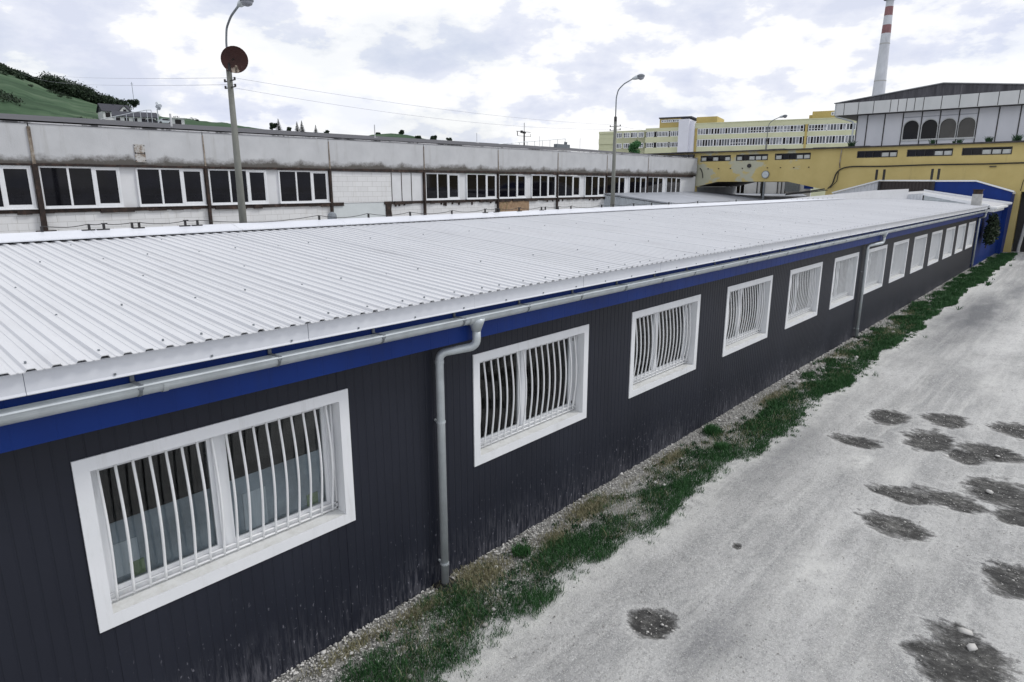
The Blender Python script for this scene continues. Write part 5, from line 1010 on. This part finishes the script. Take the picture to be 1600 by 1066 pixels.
for i in range(46):
    a, r_ = random.choice([(random.uniform(0, 60), random.uniform(215, 250)), (random.uniform(-5, 130), random.uniform(380, 430)), (random.uniform(240, 330), random.uniform(430, 495)), (random.uniform(130, 160), random.uniform(215, 235)), (random.uniform(285, 330), random.uniform(215, 240))])
    b = at_hill(a, r_); h_ = 1.2+1.6*random.random(); Vs.append(leafcloud('', (b[0], b[1], b[2]+h_*.3), (h_, h_, h_*.5), 160, .22, 'leaf', seed=600+i))
V = np.concatenate([v[0] for v in Vs]); F = np.concatenate([v[1]+i*len(Vs[0][0]) for i, v in enumerate(Vs)])
tag(mesh_np('hillside_scrub', V, F, 'leaf_far', {'shade': np.concatenate([v[2] for v in Vs])}, n=4), 'low dark scrub dotted over the green hillside', 'scrub', kind='stuff')
# trees one can tell apart
def broadleaf(b, h_, lb, mat='leaf_far', grp='single broadleaved trees on the horizon', leaf=.22, k=900, seed=5, w=.42):
    t = thing('tree', lb, 'tree', tuple(b), grp); r = np.random.default_rng(seed); q = MB(); q.tube([(0, 0, -.5), (.02*h_, 0, h_*.35), (0, .02*h_, h_*.7)], [h_*.035, h_*.025, h_*.01], 7)
    for j in range(5): an = j*1.3; q.tube([(0, 0, h_*(.3+.07*j)), (math.cos(an)*h_*.2, math.sin(an)*h_*.2, h_*(.5+.07*j))], [h_*.014, h_*.006], 5)
    q.build('trunk', 'bark', t, local=True); Vs = []
    for j in range(9): Vs.append(leafcloud('', (r.normal(0, h_*w*.32), r.normal(0, h_*w*.32), h_*(.30+.48*r.random())), (h_*.24, h_*.24, h_*.2), k//4, leaf, '', seed=seed*31+j))
    V = np.concatenate([v[0] for v in Vs]); F = np.concatenate([v[1]+i*len(Vs[0][0]) for i, v in enumerate(Vs)]); mesh_np('crown', V, F, mat, {'shade': np.concatenate([v[2] for v in Vs])}, parent=t, n=4); return t
def conifer(b, h_, lb, seed=5):
    t = thing('conifer_tree', lb, 'conifer', tuple(b), 'conifers on the horizon'); r = np.random.default_rng(seed); MB().tube([(0, 0, -.5), (0, 0, h_)], [h_*.025, .02], 6).build('trunk', 'bark', t, local=True)
    k = 2600; z_ = h_*(.06+.92*r.random(k)**.9); rr_ = (1-z_/h_)*h_*.40*(.66+.40*np.cos(z_/h_*38)**2)+.05; a = r.random(k)*6.28; q_ = r.random(k)**.5
    P = np.stack([rr_*q_*np.cos(a), rr_*q_*np.sin(a), z_-q_*rr_*.35], 1); d = np.stack([np.cos(a), np.sin(a), -.35*np.ones(k)], 1); s_ = np.stack([-np.sin(a), np.cos(a), np.zeros(k)], 1); sz = (.10+.45*(1-z_/h_))[:, None]*h_*.085
    V = np.stack([P-s_*sz*.6, P+d*sz*1.4, P+s_*sz*.6, P-d*sz*.4], 1).reshape(-1, 3); mesh_np('crown', V, np.arange(4*k).reshape(-1, 4), 'conifer', {'shade': np.repeat(r.random(k), 4)}, parent=t, n=4)
def hz_tree(px, ybot, ytop, d_, fn_, lb, **kw):
    b = onD(px, ybot, d_); h_ = (ybot-ytop)/FPX*d_; return fn_((b[0], b[1], b[2]), h_, lb, **kw)
hz_tree(208, 170, 154, 460, broadleaf, 'single rounded tree at the right end of the dark wood on the hill', seed=3, leaf=.4)
hz_tree(426, 205, 192, 300, broadleaf, 'low rounded tree touching the first dark conifer', seed=4, leaf=.25); hz_tree(436, 207, 186, 300, conifer, 'broad conifer just right of the nearest yard lamp', seed=6)
hz_tree(452, 208, 198, 300, broadleaf, 'small bushy tree between the two conifer groups', seed=7, leaf=.2); hz_tree(465, 209, 190.5, 300, conifer, 'left of the two conifers standing close together', seed=8); hz_tree(472.5, 210, 189, 300, conifer, 'right and taller of the two conifers standing close together', seed=9)
hz_tree(494, 212, 195.5, 300, conifer, 'lone conifer right of the close pair', seed=10); hz_tree(512, 214, 203.5, 300, broadleaf, 'small dark tree furthest right of the conifers', seed=11, leaf=.2)
hz_tree(628, 214, 203, 980, broadleaf, 'tree on the crest of the small far hill', seed=12, leaf=.9); hz_tree(590, 214, 207, 980, broadleaf, 'low tree at the left of the small far hill', seed=13, leaf=.9)
hz_tree(679, 222, 210, 600, broadleaf, 'pointed dark tree right of the small far hill', seed=14, leaf=.5); hz_tree(702, 222, 215, 600, broadleaf, 'round flat bush furthest right on the horizon', seed=15, leaf=.4, w=.9); hz_tree(655, 219, 211, 700, broadleaf, 'low wide tree on the right slope of the small far hill', seed=16, leaf=.6, w=.9)
b = onX(992, 240, XY+5); broadleaf((b[0], b[1], ZT+.05), 1.75, 'young bright green tree growing in front of the office block', 'leaf_bright', 'single broadleaved trees on the horizon', .07, 1400, 21, .36)
# houses on the hill
def house(px, pyb, d_, w, dep, hw, hr, lb, nm, wall='house_white', roof='slate', wins=2, gable=True, rot=0.0, name='hillside_house'):
    b = onD(px, pyb, d_); t = thing(name, lb, nm, tuple(b)); v_ = CAM-b; t.rotation_euler = (0, 0, math.atan2(v_[1], v_[0])+math.pi/2+rot)
    q = MB(); q.box(-w/2, w/2, 0, dep, -4, hw); q.build('wall', wall, t, local=True); q = MB(); e = .4
    if gable: q.prism([(-e, hw-.1), (dep/2, hw+hr), (dep+e, hw-.1), (dep+e, hw+.12), (dep/2, hw+hr+.25), (-e, hw+.12)], 'x', -w/2-e, w/2+e); q.prism([(0, hw), (dep/2, hw+hr), (dep, hw)], 'x', -w/2, w/2)
    else: q.prism([(-e, hw), (-e, hw+.12), (dep/2, hw+hr), (dep+e, hw+.12), (dep+e, hw)], 'x', -w/2-e, w/2+e)
    q.build('roof', roof, t, local=True)
    for k in range(wins):
        x_ = -w/2+w*(k+.5)/wins; wd_ = min(w/wins*.5, 1.5); MB().box(x_-wd_/2, x_+wd_/2, -.06, -.005, hw*.15-.2, hw*.85).build('window', 'glass_dark', t, local=True)
    return t
h1 = house(184, 185, 230, 8.8, 7, 2.1, 2.6, 'white hillside house with dark gabled roof and front gable', 'house', wins=3, rot=.25)
q = MB(); q.prism([(.2, 1.9), (2.3, 4.2), (4.4, 1.9)], 'y', -.6, 3.2); q.build('front_gable', 'house_white', h1, local=True)
q = MB(); q.prism([(-.1, 1.7), (2.3, 4.3), (4.7, 1.7), (4.7, 1.95), (2.3, 4.6), (-.1, 1.95)], 'y', -.9, 3.4); q.build('gable_roof', 'slate', h1, local=True)
MB().box(1.9, 2.9, -.66, -.601, 2.2, 3.1).build('window', 'glass_dark', h1, local=True); MB().box(-.5, .1, 3.2, 3.8, 3.6, 5.0).build('chimney', 'slate', h1, local=True)
house(212, 193, 185, 10.5, 6, 1.7, 1.7, 'long low white hillside building with dark roof and row of square openings', 'building', wins=5, gable=False)
house(279, 196, 175, 3.1, 3, 1.75, .25, 'small white hut with pale roof on the hillside', 'hut', roof='house_white', wins=1, gable=False, name='hillside_hut'); house(-2, 178, 200, 2.0, 3, 3.0, .4, 'white gable end cut by the left edge of the photo', 'house', roof='house_white', wins=0)
for px_, py_, d_, lb, mt_ in ((236, 195, 178, 'dark parked car at the end of the long white hillside building', 'slate'), (257, 194, 190, 'pale parked car left of the white hillside hut', 'annex_wall')):
    b = onD(px_, py_, d_); t = thing('parked_car', lb, 'car', tuple(b), 'cars parked on the hillside'); t.rotation_euler = (0, 0, random.uniform(-.6, .2))
    q = MB(); q.prism([(-2.1, .3), (-2.1, .8), (-1.2, .95), (-.7, 1.45), (.9, 1.45), (1.6, .95), (2.1, .85), (2.1, .3)], 'y', -.85, .85); q.build('body', mt_, t, local=True)
    q = MB(); q.prism([(-1.05, .98), (-.62, 1.38), (.85, 1.38), (1.4, .98)], 'y', -.87, .87); q.build('windows', 'glass_dark', t, local=True)
    for sx in (-1.3, 1.3): q = MB(); q.tube([(sx, -.88, .33), (sx, .88, .33)], .33, 10); q.build('wheel', 'rubber', t, local=True)
for px_, yt, yb_, d_ in ((88, 122, 130, 470), (209, 130, 156, 520), (111, 131, 143, 440)):
    b = onD(px_, yb_, d_); q = MB(); h_ = (yb_-yt)/FPX*d_; q.tube([(b[0], b[1], b[2]-2), (b[0], b[1], b[2]+h_)], .18, 5); q.box(b[0]-1, b[0]+1, b[1]-.1, b[1]+.1, b[2]+h_*.88, b[2]+h_*.9)
    tag(q.build('power_pole', 'galv_dark', None, origin=tuple(b)), {88: 'pole on the hill crest left of the dense wood', 209: 'tallest thin pole above the right end of the wood', 111: 'pole in front of the dense wood on the hill'}[px_], 'pole', 'poles on the hillside')
